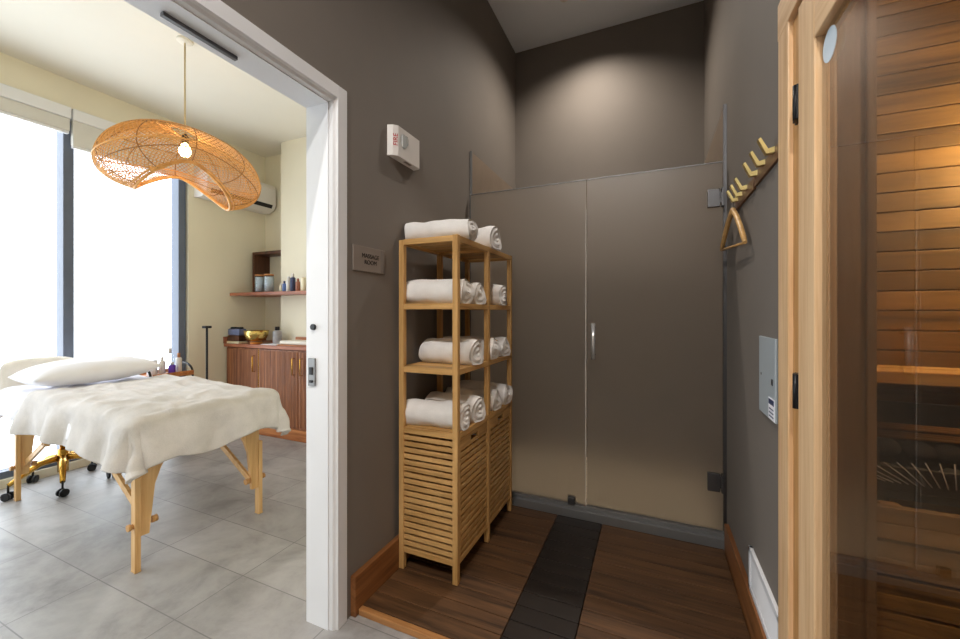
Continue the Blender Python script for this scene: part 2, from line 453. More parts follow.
# hall deck of boards: brown, dark strip, brown
b = MB()
y = 1.30; k = 0
while y < 2.35:
    y1 = min(y + .087, 2.352)
    for x0, x1, mi in ((-1.106, -.522, 0), (-.519, -.265, 1), (-.262, .338, 0)):
        b.box(x0, x1, y, y1-.004, .004, DK, .002, mi)
    y += .087; k += 1
b.box(-1.10, .336, 1.31, 2.345, .001, .006, 0, 1)
b.box(-1.106, .338, 1.272, 1.297, .001, DK-.001, .003, 2)
struct('floor_deck', b, [M['deck'], M['deck_dark'], M['deck_edge']], 'low wooden deck of brown boards with a dark centre strip', 'deck floor')

b = MB(); b.box(LW, LW+.026, 1.256, 2.345, 0, .165, .003)
struct('baseboard_left', b, M['base_wood'], 'reddish wooden baseboard behind the towel shelf', 'baseboard')
b = MB(); b.box(RW-.02, RW, 1.43, 2.345, 0, .165, .003)
struct('baseboard_right', b, M['base_wood'], 'reddish wooden baseboard under the white vent', 'baseboard')

# shower enclosure
b = MB(); b.box(LW, LW+.01, 2.42, BW, 0, 2.34)
struct('wall_shower_left', b, M['shower_tile'], 'stone tile lining left of the shower', 'wall')
b = MB(); b.box(RW-.01, RW, 2.42, BW, 0, 2.34)
struct('wall_shower_right', b, M['shower_tile'], 'stone tile lining right of the shower', 'wall')
b = MB(); b.box(LW+.01, RW-.01, BW-.01, BW, 0, 2.34)
struct('wall_shower_back', b, M['shower_tile'], 'stone tile lining at the back of the shower', 'wall')
b = MB(); b.box(LW+.01, RW-.01, 2.44, BW-.01, .0, .03)
struct('floor_shower', b, M['shower_floor'], 'beige tiled shower floor behind the frosted glass', 'floor')
b = MB(); b.box(LW+.001, RW-.001, 2.352, 2.44, 0, .075, .004); b.box(LW+.012, RW-.012, 2.372, 2.408, .075, .095, .002)
struct('trim_3', b, M['curb'], 'steel curb and channel under the shower glass', 'trim')
b = MB(); b.box(LW, LW+.014, 2.408, 2.42, .0, 2.345)
struct('trim_4', b, M['curb'], 'steel edge strip of the left shower tiles', 'trim')
b = MB(); b.box(RW-.016, RW, 2.404, 2.42, .0, 2.345)
struct('trim_5', b, M['dark_steel'], 'tall dark steel edge strip of the right shower tiles', 'trim')

GZ0, GZ1 = .092, 2.035; SEAM = -.356
fp = thing('shower_panel', ((LW+.012+SEAM)/2, SD, GZ0), 'fixed frosted glass panel left of the shower door seam', 'shower screen')
b = MB(); b.box(LW+.016, SEAM-.004, SD-.005, SD+.005, GZ0, GZ1, .001); part('glass_pane', b, M['frost'], fp)
b = MB(); b.box(SEAM-.007, SEAM-.003, SD-.007, SD+.007, GZ0, GZ1-.17, .001); part('seal_strip', b, M['white_plastic'], fp)
b = MB(); b.box(LW+.013, LW+.05, SD-.02, SD+.02, 1.735, 1.785, .003); part('clamp', b, M['dark_steel'], fp)
b = MB(); b.box(-.466, -.424, SD-.022, SD+.022, .088, .135, .003); part('clamp', b, M['dark_steel'], fp)
b = MB(); b.box(LW+.016, SEAM-.004, SD-.006, SD+.006, GZ1, GZ1+.006, .001); part('top_edge', b, M['curb'], fp)

sd = thing('shower_door', ((SEAM+.335)/2, SD, GZ0), 'frosted glass shower door with pull handle and wall hinges', 'shower door')
b = MB(); b.box(SEAM+.002, .338, SD-.005, SD+.005, GZ0+.012, GZ1, .001); part('glass_pane', b, M['frost'], sd)
b = MB(); b.box(SEAM+.002, .338, SD-.006, SD+.006, GZ1, GZ1+.006, .001); part('top_edge', b, M['curb'], sd)
b = MB()
hx = -.312
b.tube([(hx, SD-.005, 1.16),(hx, SD-.05, 1.16)], .008, 10); b.tube([(hx, SD-.005, 1.0),(hx, SD-.05, 1.0)], .008, 10)
b.tube([(hx, SD-.052, .975),(hx, SD-.052, 1.185)], .0115, 14)
part('handle', b, M['handle'], sd)
for z in (1.80, .31):
    b = MB(); b.box(.268, .325, SD-.024, SD-.005, z, z+.095, .003); b.box(.33, .3435, SD-.035, SD+.0, z, z+.095, .002); b.box(.325,.332,SD-.02,SD-.006,z+.02,z+.075,.001)
    part('hinge', b, M['dark_steel'], sd)

# ceiling fittings
dl = thing('downlight', (-.444, 2.94, CH-.012), 'recessed round downlight in the ceiling over the shower', 'ceiling light')
b = MB(); b.lathe([(.058,0),(.07,.002),(.07,.0115),(.05,.0115),(.05,.004),(.058,0)], (-.444,2.94,CH-.012), 32); part('trim_ring', b, M['white_plastic'], dl)
b = MB(); b.lathe([(.0,.0),(.049,.0),(.049,.003),(0,.003)], (-.444,2.94,CH-.0045), 32); part('lens', b, M['led'], dl)
sx, sy = -.60, 2.93
b = MB(); b.lathe([(0,0),(.032,.0),(.034,.003),(.034,.0095),(0,.0095)], (sx,sy,CH-.0098), 24)
top('sprinkler_cover', b, M['white_plastic'], 'small round white cover on the hall ceiling beside the downlight', 'sprinkler cover')
# ------------------------------------------------------------------ lettering
def text_mesh(body, size, depth, mat, parent, name, M4, align='CENTER', spacing=1.0):
    cu = bpy.data.curves.new(name, 'FONT'); cu.body = body; cu.size = size; cu.extrude = depth; cu.align_x = align; cu.align_y = 'CENTER'
    cu.space_line = spacing
    tmp = bpy.data.objects.new('tmp_text', cu); COL.objects.link(tmp)
    dg = bpy.context.evaluated_depsgraph_get()
    me = bpy.data.meshes.new_from_object(tmp.evaluated_get(dg))
    bpy.data.objects.remove(tmp)
    mb = MB(); mb.add([v.co.copy() for v in me.vertices], [list(p.vertices) for p in me.polygons], 0, False, M4)
    bpy.data.meshes.remove(me)
    return part(name, mb, mat, parent)
def frame(o, ex, ey, ez):
    m = Matrix.Identity(4)
    for i, a in enumerate((ex, ey, ez)):
        for j in range(3): m[j][i] = a[j]
    for j in range(3): m[j][3] = o[j]
    return m

# sign plate beside the door
sg = thing('sign_plate', (LW, 1.372, 1.42), 'small grey sign plate on the dark wall beside the doorway', 'sign')
b = MB(); b.box(LW, LW+.006, 1.268, 1.476, 1.424, 1.532, .002); part('plate', b, M['sign'], sg)
F = frame((LW+.0066, 1.376, 1.478), (0,1,0), (0,0,1), (1,0,0))
text_mesh('MASSAGE\nROOM', .027, .0004, M['black_text'], sg, 'lettering', F)
b = MB(); b.box(LW+.006, LW+.008, 1.446, 1.473, 1.428, 1.528, .0008); part('edge_strip', b, M['grey_plastic'], sg)

# fire strobe
fs = thing('fire_alarm', (LW, 1.61, 1.98), 'white fire alarm strobe high on the dark wall beside the doorway', 'fire alarm')
b = MB()
z0, z1 = 1.985, 2.128
b.prism([(LW, 1.500), (LW+.026, 1.510), (LW+.042, 1.530), (LW+.042, 1.712), (LW+.030, 1.722), (LW, 1.722)], 'z', z0, z1)
part('housing', b, M['white_plastic'], fs)
b = MB()
cy, cz = 1.571, 2.068
b.lathe([(.034,0),(.034,.004),(.026,.012),(.022,.02),(.0,.026)], (0,0,0), 20, M=frame((LW+.041,cy,cz),(0,1,0),(0,0,1),(1,0,0)), sx=.8, sy=1.0)
part('lens', b, M['jar'], fs)
b = MB(); b.box(LW+.041, LW+.046, cy-.012, cy+.012, cz-.03, cz+.03, .001); part('reflector', b, M['white_plastic'], fs)
b = MB(); b.box(LW+.02, LW+.034, 1.60, 1.655, z0-.0012, z0+.002); part('slot', b, M['grey_plastic'], fs)
d = Vector((.016, .02, 0)).normalized(); nrm = Vector((.02, -.016, 0)).normalized()
F = frame(Vector((LW+.034, 1.520, 2.06)) + nrm*.0006, (0,0,1), tuple(-d), tuple(nrm))
text_mesh('FIRE', .032, .0004, M['red_text'], fs, 'lettering', F)

# ------------------------------------------------------------------ right wall
M['walnut_x2'] = wood('walnut_rack', (66,42,28), (112,78,54), 'y', .5, 24, .1)
def hook_rack(y0, y1, z, ys, label):
    t = thing('hook_rack', (RW, (y0+y1)/2, z-.023), label, 'hook rack', 'wooden hook racks on the right wall')
    b = MB(); b.box(RW-.009, RW, y0, y1, z-.023, z+.023, .002); part('board', b, M['walnut_x2'], t)
    for y in ys:
        p = [(RW-.009, z+.026), (RW-.009, z+.008), (RW-.031, z+.007), (RW-.052, z+.056), (RW-.045, z+.060), (RW-.026, z+.022)]
        b = MB(); b.prism(p, 'y', y-.011, y+.011)
        part('hook', b, M['gold_hook'], t)
    return t
hook_rack(1.435, 1.757, 1.742, (1.50, 1.612, 1.722), 'hook rack with three gold hooks nearest the sauna door frame')
hook_rack(1.772, 2.12, 1.738, (1.888, 1.985, 2.07), 'hook rack with three gold hooks and a hanger, nearest the shower glass')
hg = thing('coat_hanger', (RW-.03, 2.07, 1.52), 'wooden coat hanger hanging from a gold hook on the right wall', 'hanger')
hy = 2.07
b = MB()
pts = [(RW-.031+.014*math.cos(w), hy, 1.760+.016*math.sin(w)) for w in [R(x) for x in range(200, -61, -20)]]
b.tube(pts + [(RW-.026, hy, 1.735), (RW-.026, hy, 1.712)], .002, 6)
part('hook', b, M['dark_steel'], hg, 'wire hook of the hanger')
b = MB()
apex = Vector((RW-.027, hy, 1.711)); L = Vector((RW-.024, 1.835, 1.525)); Rr = Vector((RW-.040, 2.285, 1.560))
def arm(a_, c_):
    p = [a_.lerp(c_, t) + Vector((0,0,.016*math.sin(math.pi*t))) for t in [i/8 for i in range(9)]]
    b.tube(p, [.011]*8+[.008], 8)
arm(apex, L); arm(apex, Rr)
part('shoulder', b, M['bamboo_y'], hg)
b = MB(); b.tube([L, Rr], .0055, 8); part('trouser_bar', b, M['bamboo_y'], hg)

ep = thing('electrical_panel', (RW, 1.59, .91), 'pale grey electrical panel cover on the right wall', 'electrical panel')
b = MB(); b.box(RW-.008, RW, 1.49, 1.69, .90, 1.165, .002); part('cover', b, M['grey_panel'], ep)
b = MB(); b.box(RW-.011, RW-.0075, 1.513, 1.525, 1.015, 1.035, .001); part('latch', b, M['dark_steel'], ep)
b = MB(); b.box(RW-.0095,RW-.0075,1.655,1.663,1.03,1.038,.0005); part('screw', b, M['dark_steel'], ep)
b = MB(); b.box(RW-.0092, RW-.0078, 1.494, 1.562, .903, .972); part('sticker', b, M['sheet'], ep, 'white notice sticker')
b = MB(); b.box(RW-.0097, RW-.009, 1.498, 1.558, .951, .968)
for k in range(3): b.box(RW-.0097, RW-.009, 1.503, 1.553, .911+.012*k, .9155+.012*k)
part('sticker_print', b, M['navy'], ep)

vt = thing('wall_vent', (RW, 1.635, .166), 'white return air vent low on the right wall above the baseboard', 'vent')
b = MB()
y0, y1, z0, z1 = 1.432, 1.838, .166, .332
b.box(RW-.012, RW, y0, y1, z0, z0+.022, .002); b.box(RW-.012, RW, y0, y1, z1-.022, z1, .002)
b.box(RW-.012, RW, y0, y0+.02, z0, z1, .002); b.box(RW-.012, RW, y1-.02, y1, z0, z1, .002)
part('vent_frame', b, M['white_trim'], vt)
b = MB()
for k in range(11):
    z = z0+.024+k*.0112
    b.add([(RW-.009,y0+.02,z),(RW-.009,y1-.02,z),(RW-.001,y1-.02,z+.010),(RW-.001,y0+.02,z+.010),(RW-.009,y0+.02,z+.0015),(RW-.009,y1-.02,z+.0015),(RW-.001,y1-.02,z+.0115),(RW-.001,y0+.02,z+.0115)],
          [(0,1,2,3),(7,6,5,4),(0,4,5,1),(1,5,6,2),(2,6,7,3),(3,7,4,0)])
part('louvres', b, M['white_trim'], vt)

# ------------------------------------------------------------------ sauna front (right)
SF = .345
b = MB()
b.box(SF, RW+.1, 1.338, 1.43, 0, 2.06, .003); b.box(SF, RW+.1, .30, .40, 0, 2.06, .003)
b2 = MB(); b2.box(SF-.001, RW+.1, .29, 1.432, 2.058, 2.165, .003)
struct('trim_6', b, M['hemlock_z'], 'pale wooden side casings of the sauna door', 'trim')
struct('trim_7', b2, M['jamb_y'] if 'jamb_y' in M else M['hemlock_y'], 'pale wooden head casing over the sauna door', 'trim')
b = MB(); b.box(SF+.012, RW+.1, 1.262, 1.339, 0, 2.05, .002)
struct('trim_8', b, M['jamb_z'], 'amber wooden jamb carrying the sauna door hinges', 'trim')
b = MB(); b.box(SF+.03, RW+.1, .40, 1.262, 2.036, 2.06, .002)
struct('trim_9', b, M['jamb_z'], 'amber wooden head jamb of the sauna door', 'trim')

dr = thing('sauna_door', (SF+.005, 1.258, DK), 'glazed wooden sauna door with black hinges', 'door', rz=R(-.7))
ST0, ST1 = 1.146, 1.254
b = MB(); b.box(SF, SF+.042, ST0, ST1, .04, 2.032, .003); part('stile', b, M['hemlock_z'], dr)
b = MB(); b.box(SF, SF+.042, .41, .51, .04, 2.032, .003); part('stile', b, M['hemlock_z'], dr)
b = MB(); b.box(SF, SF+.042, .51, ST0, 1.888, 2.032, .003); part('rail', b, M['hemlock_y'], dr)
b = MB(); b.box(SF, SF+.042, .51, ST0, .04, .2, .003); part('rail', b, M['hemlock_y'], dr)
b = MB(); b.box(SF+.015, SF+.022, .505, ST0+.004, .195, 1.893); part('glass_pane', b, M['glass'], dr)
b = MB()
for y0, y1, z0, z1 in ((ST0-.012, ST0, .2, 1.888), (.51, .522, .2, 1.888), (.51, ST0, 1.876, 1.888), (.51, ST0, .2, .212)):
    b.box(SF+.022, SF+.034, y0, y1, z0, z1, .002)
part('glazing_bead', b, M['jamb_z'], dr)
b = MB()
b.lathe([(0,0),(.036,0),(.036,.0008),(0,.0008)], (0,0,0), 32, M=frame((SF+.0148, 1.103, 1.842),(0,1,0),(0,0,1),(-1,0,0)), smooth=False)
part('sticker', b, M['sticker'], dr, 'round pale blue sticker on the glass')
for z in (1.752, .998):
    b = MB(); b.box(SF-.002, SF+.013, 1.258, 1.292, z, z+.09, .002); b.tube([(SF-.002,1.268,z),(SF-.002,1.268,z+.09)], .006, 10); b.box(SF+.006,SF+.0125,1.29,1.306,z,z+.09,.002)
    part('hinge', b, M['black'], dr, 'black hinge')

# sauna cabin behind the door
SX0, SX1, SY0, SY1, SH = .468, 2.25, .0, 1.75, 2.28
def boards_x(b, x0, x1, y0, y1, z0, z1, w=.066, gap=.003):
    z = z0
    while z < z1 - .01:
        b.box(x0, x1, y0, y1, z+gap/2, min(z+w, z1)-gap/2, .003); z += w
def boards_y(b, x0, x1, y0, y1, z0, z1, w=.066, gap=.003):
    z = z0
    while z < z1 - .01:
        b.box(x0, x1, y0, y1, z+gap/2, min(z+w, z1)-gap/2, .003); z += w
b = MB(); boards_x(b, SX0-.02, SX1, SY1, SY1+.018, .0, SH+.05); b.box(SX0-.03, SX1+.05, SY1+.017, SY1+.06, 0, SH+.1)
struct('wall_sauna_far', b, M['cedar_x'], 'horizontal cedar boards of the far sauna wall', 'wall')
b = MB(); boards_y(b, SX1, SX1+.018, SY0, SY1, .0, SH+.05); b.box(SX1+.017, SX1+.06, SY0-.05, SY1+.05, 0, SH+.1)
struct('wall_sauna_right', b, M['cedar_y'], 'cedar boards of the right sauna wall', 'wall')
b = MB(); boards_x(b, SX0, SX1, SY0-.018, SY0, .0, SH+.05); b.box(SX0-.03, SX1+.05, SY0-.06, SY0-.017, 0, SH+.1)
struct('wall_sauna_near', b, M['cedar_x'], 'cedar boards of the near sauna wall', 'wall')
b = MB()
boards_y(b, SX0-.018, SX0, 1.215, SY1, .0, SH+.05); boards_y(b, SX0-.018, SX0, SY0, .42, .0, SH+.05); boards_y(b, SX0-.018, SX0, .42, 1.215, 2.04, SH+.05)
b.box(RW+.1, SX0-.017, 1.215, SY1+.05, 0, SH); b.box(RW+.1, SX0-.017, SY0-.05, .42, 0, SH); b.box(RW+.1, SX0-.017, .42, 1.215, 2.04, SH)
struct('wall_sauna_front', b, M['cedar_y'], 'cedar lined front wall of the sauna around its door', 'wall')
b = MB(); b.box(RW+.045, SX0+.006, 1.2, 1.2155, .03, 2.03, .002); b.box(RW+.045, SX0+.006, .42, .4355, .03, 2.03, .002)
b.box(SX0-.012, SX0+.006, 1.19, 1.206, .03, 2.03, .003)
struct('trim_10', b, M['lining'], 'wooden lining of the sauna door opening', 'trim')
b = MB()
yy = SY0
while yy < SY1-.01:
    b.box(SX0, SX1, yy+.002, min(yy+.092, SY1)-.002, SH, SH+.018, .003); yy += .092
b.box(SX0-.1, SX1+.05, SY0-.05, SY1+.05, SH+.017, SH+.1)
struct('ceiling_2', b, M['cedar_x'], 'cedar board ceiling of the sauna', 'ceiling')

bn = thing('sauna_bench', (1.36, 1.62, 0), 'upper wooden sauna bench with a lit front edge', 'bench')
b = MB(); b.box(SX0+.012, SX1-.01, 1.545, 1.59, 1.038, 1.075, .004); part('front_rail', b, M['bench'], bn)
b = MB()
for k in range(1): b.box(SX0+.012, SX1-.01, 1.594+k*.08, 1.664+k*.08, 1.05, 1.073, .003)
b.box(SX0+.012, SX1-.01, 1.674, 1.742, 1.05, 1.073, .003)
part('slats', b, M['bench'], bn)
for x in (.56, 1.36, 2.16):
    b = MB(); b.box(x, x+.04, 1.6, 1.749, 1.0, 1.0495, .003); part('bracket', b, M['bench'], bn)

M['jamb_metal'] = metal('bronzed_tube', (120,84,44), .4)
ht = thing('sauna_heater', (1.36, 1.43, 0), 'black sauna heater with steel rods behind the wooden guard', 'sauna heater')
HX0, HX1, HY0, HY1, HZ0, HZ1 = .52, 1.17, 1.32, 1.53, .80, .93
b = MB()
b.box(HX0, HX1, HY0, HY0+.012, HZ0, HZ0+.06, .002); b.box(HX0, HX1, HY1-.012, HY1, HZ0, HZ1+.06, .002)
b.box(HX0, HX0+.012, HY0, HY1, HZ0, HZ1, .002); b.box(HX1-.012, HX1, HY0, HY1, HZ0, HZ1, .002); b.box(HX0, HX1, HY0, HY1, HZ0-.02, HZ0, .002)
for x in (HX0+.02, HX1-.05): b.box(x, x+.03, HY0+.05, HY0+.08, .0, HZ0-.02, .002)
part('casing', b, M['heater'], ht)
b = MB()
for k in range(44):
    x = HX0+.02 + k*.0142
    s = (x - .672)*.8
    b.tube([(x, HY0-.003, HZ0+.022), (x + s, HY0-.003, HZ0+.085-abs(s)*.25)], .0013, 6)
part('guard_rods', b, M['white_plastic'], ht)
b = MB()
for k in range(6): b.tube([(HX0+.02, HY0+.11+.012*k, HZ1-.02+.02*(k % 2)), (HX1-.02, HY0+.11+.012*k, HZ1-.02+.02*(k % 2))], .005, 6)
part('heating_tubes', b, M['jamb_metal'], ht)
# stones on the heater
st_specs = []
rs = random.Random(3)
def stone_mesh(seed, r):
    bm = bmesh.new(); bmesh.ops.create_icosphere(bm, subdivisions=2, radius=r)
    for v in bm.verts:
        n = noise.noise(v.co*22 + Vector((seed*3.1, seed, 0)))
        v.co *= 1 + .35*n; v.co.z *= .75
    mb = MB(); mb.frombm(bm, 0, True); bm.free(); return mb
protos = [mesh_from('heater_stone', stone_mesh(i, .034), M['stone']) for i in range(4)]
i = 0
for row in range(2):
    for k in range(9):
        o = bpy.data.objects.new('heater_stone', protos[(k*3+row) % 4]); COL.objects.link(o)
        o.location = (HX0+.05+.066*k+.02*row, HY0+.058+.02*row + .045*row, HZ0+.028 + .05*row); o.rotation_euler = (0, 0, rs.random()*6)
        o.scale = (1,1,1)
        tag(o, 'dark round stone lying in the black sauna heater', 'stone', 'stones in the sauna heater')
gd = thing('heater_guard', (1.36, 1.28, 0), 'slatted wooden guard in front of the sauna heater', 'heater guard')
z = .02; k = 0
while z < .72:
    b = MB(); b.box(SX0+.03, SX1-.02, 1.262, 1.284, z, z+.0385, .003); b.box(SX0+.03, SX1-.02, 1.263, 1.284, z+.0392, z+.078, .003); part('slat', b, M['cedar_x'], gd); z += .085
for x in (.52, 1.36, 2.15):
    b = MB(); b.box(x, x+.04, 1.284, 1.312, 0, .775, .003); part('post', b, M['jamb_z'], gd)

ls = thing('sauna_lamp', (1.16, 1.74, 1.6), 'small glowing sauna lamp on the far sauna wall', 'lamp')
b = MB(); b.box(1.10, 1.22, 1.735, 1.7495, 1.57, 1.75, .004); part('backplate', b, M['bench'], ls)
b = MB(); b.lathe([(0,-.06),(.03,-.05),(.042,-.02),(.042,.03),(.03,.055),(0,.06)], (1.16,1.69,1.66), 20); part('globe', b, M['sauna_glow'], ls)
# ------------------------------------------------------------------ towel shelf
X0, X1, Y0, Y1 = -1.107, -.793, 1.553, 2.297
YM = 1.925
PW = .026
sh = thing('towel_shelf', ((X0+X1)/2, (Y0+Y1)/2, DK), 'tall bamboo towel shelf with two slatted hampers against the dark wall', 'shelf')
ZT = 1.597
for x in (X0, X1-PW):
    for y in (Y0, YM-PW/2, Y1-PW):
        b = MB(); b.box(x, x+PW, y, y+PW, DK+.0005, ZT-(.004 if x == X0 else 0), .002)
        part('post', b, M['bamboo'], sh)
for z in (ZT-.002, 1.289, .991, .703):
    b = MB()
    h = .026
    b.box(X0+PW, X1-PW, Y0+.001, Y0+.017, z-h, z, .0015); b.box(X0+PW, X1-PW, Y1-.017, Y1-.001, z-h, z, .0015)
    b.box(X0+PW, X1-PW, YM-.008, YM+.008, z-h, z, .0015)
    for y0, y1 in ((Y0+PW, YM-PW/2), (YM+PW/2, Y1-PW)):
        b.box(X0+.001, X0+.017, y0, y1, z-h, z, .0015, 1); b.box(X1-.017, X1-.001, y0, y1, z-h, z, .0015, 1)
        y = y0 + .002; w = (y1-y0-.004)/5
        for k in range(5):
            b.box(X0+.018, X1-.018, y+k*w+.004, y+(k+1)*w-.004, z-.012, z-.001, .0015)
    part('shelf_board', b, [M['bamboo_x'], M['bamboo_y']], sh)
HB, HT = .108, .674
NS = 18
for y in (Y0+.004, Y1-.016):
    b = MB()
    b.box(X0+PW, X1-PW, y, y+.012, HB, HB+.024, .0015)
    for k in range(NS):
        z = HB + .036 + k*(HT-HB-.036)/NS
        b.box(X0+PW-.001, X1-PW+.001, y+.001, y+.010, z, z+.0195, .0015)
    part('slatted_side', b, M['bamboo_x'], sh)
b = MB()
b.box(X0+.002, X0+.006, Y0+PW, Y1-PW, HB, HT); b.box(X0+.01, X1-.02, Y0+.02, Y1-.02, HB, HB+.006)
part('hamper_back', b, M['bamboo_y'], sh)
for y0, y1 in ((Y0+PW+.002, YM-PW/2-.002), (YM+PW/2+.002, Y1-PW-.002)):
    b = MB()
    xf0, xf1 = X1-.016, X1-.004
    b.box(xf0, xf1, y0, y0+.014, HB, HT, .0015); b.box(xf0, xf1, y1-.014, y1, HB, HT, .0015); b.box(xf0, xf1, y0+.014, y1-.014, HB, HB+.024, .0015)
    for k in range(NS-2):
        z = HB + .036 + k*(HT-HB-.036)/NS
        b.box(xf0+.001, xf1-.001, y0+.013, y1-.013, z, z+.0195, .0015)
    ym = (y0+y1)/2; zt = HT-.058
    # top board with a grip hole
    b.box(xf0, xf1, y0+.014, ym-.042, zt, HT, .0015); b.box(xf0, xf1, ym+.042, y1-.014, zt, HT, .0015)
    b.box(xf0, xf1, ym-.042, ym+.042, zt+.040, HT, .0015); b.box(xf0, xf1, ym-.042, ym+.042, zt, zt+.014, .0015)
    part('hamper_door', b, M['bamboo_y'], sh)

# ------------------------------------------------------------------ towels
def roll_mesh(seed, length, ry, rz, turns=2.6):
    """rolled terry towel along x, centred on the origin's x, resting on z=0: spiral ends, free flap, soft lumps"""
    mb = MB(); rnd = random.Random(seed); ns, nl = 56, 22
    fl0 = rnd.uniform(-.6, .9)
    def rad(th):                                   # outer lap steps up at the flap
        q = ((th - fl0) % (2*math.pi))/(2*math.pi)
        return .90 + .13*q if q < .965 else .90 + .13*(1-q)/.035
    def P(x, th, k):
        xx = x/length
        rr = rad(th)*k
        nz = 1 + .09*noise.noise(Vector((xx*5, math.cos(th)*1.4+seed, math.sin(th)*1.4))) + .03*math.sin(xx*9+seed)
        y = rr*ry*math.cos(th)*nz; z = rr*rz*math.sin(th)*nz
        z = max(z, -rz*.82)
        bow = .012*math.cos(xx*math.pi)*((seed % 3)-1)
        return Vector((x + .006*math.sin(th*2+seed), y + bow, z + rz*.82))
    rows = [(-length/2 + length*i/nl, 1 - .06*max(0, abs(2*i/nl-1)-.86)/.14) for i in range(nl+1)]
    vs = [P(x, 2*math.pi*k/ns, c) for x, c in rows for k in range(ns)]
    fs = [(i*ns+k, i*ns+(k+1) % ns, (i+1)*ns+(k+1) % ns, (i+1)*ns+k) for i in range(nl) for k in range(ns)]
    mb.add(vs, fs, 0, True)
    for sgn in (1, -1):
        nr = 26; vs = []; fs = []
        for j in range(nr+1):
            k_ = (1-.06)*(1 - j/nr) + .004
            for k in range(ns):
                th = 2*math.pi*k/ns
                ph = (k_*turns + th/(2*math.pi)) % 1.0
                dep = .007*(1 - abs(2*ph-1))**1.5 * (1 if j > 0 else 0) - .010*(1-k_)*0
                p = P(sgn*length/2, th, k_)
                p.x -= sgn*(dep - .006*(1-k_**2))
                vs.append(p)
        for j in range(nr):
            for k in range(ns):
                a = (j*ns+k, j*ns+(k+1) % ns, (j+1)*ns+(k+1) % ns, (j+1)*ns+k)
                fs.append(a)
        fs.append([nr*ns+k for k in range(ns)])
        mb.add(vs, fs, 0, True)
    return mb
TG = 'rolled white towels on the bamboo shelf'
tm = [mesh_from('towel', roll_mesh(s, l, ry, rz), M['towel']) for s, l, ry, rz in
      ((1,.335,.078,.060), (2,.31,.074,.069), (3,.305,.068,.064), (4,.295,.080,.070), (5,.315,.071,.068))]
ZS = [ZT-.002, 1.289, .991, .703]
specs = [  # row, mesh, y, x, rz, label
 (0,0,1.690,-.955, 4, 'large white towel on top of the bamboo shelf, nearest the doorway'),
 (0,3,2.000,-.925,-3, 'white towel on top of the bamboo shelf, nearest the shower glass'),
 (1,1,1.653,-.952, 2, 'white towel on the shelf tier below the top, nearest the doorway'),
 (1,2,1.820,-.950,-2, 'white towel in the middle of the tier below the top'),
 (1,4,2.110,-.940, 2, 'white towel on the tier below the top, nearest the shower glass'),
 (2,3,1.770,-.938,-2, 'thick white towel on the third tier down, nearest the doorway'),
 (2,1,1.994,-.945, 3, 'white towel in the middle of the third tier down'),
 (2,2,2.173,-.940,-1, 'white towel on the third tier down, nearest the shower glass'),
 (3,4,1.643,-.955, 3, 'white towel right above the near hamper, closest to the doorway'),
 (3,3,1.806,-.940,-4, 'thick white towel above the near hamper, second from the doorway'),
 (3,2,2.035,-.945, 2, 'white towel above the far hamper, beside the middle post'),
 (3,1,2.200,-.940,-2, 'white towel above the far hamper, closest to the shower glass'),
]
for r, m, y, x, rz, lab in specs:
    o = bpy.data.objects.new('towel', tm[m]); COL.objects.link(o)
    o.location = (x, y, ZS[r] - .0005); o.rotation_euler = (0, 0, R(rz))
    tag(o, lab, 'towel', TG)

# ------------------------------------------------------------------ pendant lamp
px, py, pz = -2.88, 1.61, 2.14
lamp = thing('pendant_lamp', (px, py, MH), 'large woven rattan pendant lamp hanging over the massage table', 'lamp')
AX = Vector((.30, .82, 0)).normalized(); BX = Vector((AX.y, -AX.x, 0))
LA, LB, ZTOP = .445, .36, 2.455
def shade(psi, ph):
    c, s = math.cos(ph), math.sin(ph)
    e = 2.3
    rr = (abs(c)**e + abs(s)**e)**(-1/e)
    q = math.sin(psi) if psi < math.pi/2 else 1 - .62*(1-math.sin(psi))
    q = max(q, 0)**.92
    c2 = c*c*rr*rr/(1) ; w = min(1, abs(c)**1.6)
    zc = 2.285 - .125*w                          # height of the widest line: low at the two ends
    if psi < math.pi/2: z = zc + (ZTOP-zc)*math.cos(psi)**1.05
    else: z = zc + (.085 + .075*w)*math.cos(psi)
    z -= .02*c                                   # one end hangs a little lower
    return Vector((px, py, 0)) + AX*(LA*rr*q*c) + BX*(LB*rr*q*s) + Vector((0,0,z))
PS0, PS1 = R(9), R(164)
b = MB()
NST, NSEG = 104, 34
for dirn in (1, -1):
    for k in range(NST):
        ph0 = 2*math.pi*k/NST
        b.tube([shade(PS0+(PS1-PS0)*t/NSEG, ph0 + dirn*1.15*t/NSEG) for t in range(NSEG+1)], .0023, 3, caps=False)
part('lamp_shade', b, M['rattan'], lamp)
for k in range(10):
    ph = 2*math.pi*(k+.5)/10
    b = MB(); b.tube([shade(R(4)+(PS1-R(4))*t/30, ph) for t in range(31)], .0028, 6); part('rib', b, M['rattan_dark'], lamp)
for ps, r in ((PS1, .009), (PS1-R(5), .006), (R(88), .005), (R(50), .0028), (R(112), .0028), (PS0, .006)):
    b = MB(); b.tube([shade(ps, 2*math.pi*t/72) for t in range(72)], r, 6, closed=True); part('hoop', b, M['rattan' if r > .004 else 'rattan_dark'], lamp)
b = MB(); b.tube([(px,py,MH-.02),(px,py,2.42)], .0055, 8); part('cord', b, M['cord'], lamp)
b = MB(); b.lathe([(0,-.014),(.042,-.014),(.046,-.010),(.046,-.0005),(0,-.0005)], (px,py,MH), 28); part('ceiling_rose', b, M['ceil_cream'], lamp)
b = MB(); b.lathe([(0,0),(.02,0),(.022,.03),(.014,.06),(0,.065)], (px,py,2.385), 16); part('socket', b, M['black'], lamp)
b = MB(); b.lathe([(0,-.045),(.022,-.038),(.034,-.018),(.036,.0),(.028,.022),(.014,.045),(.012,.05)], (px,py,2.338), 20); part('bulb', b, M['bulb'], lamp)

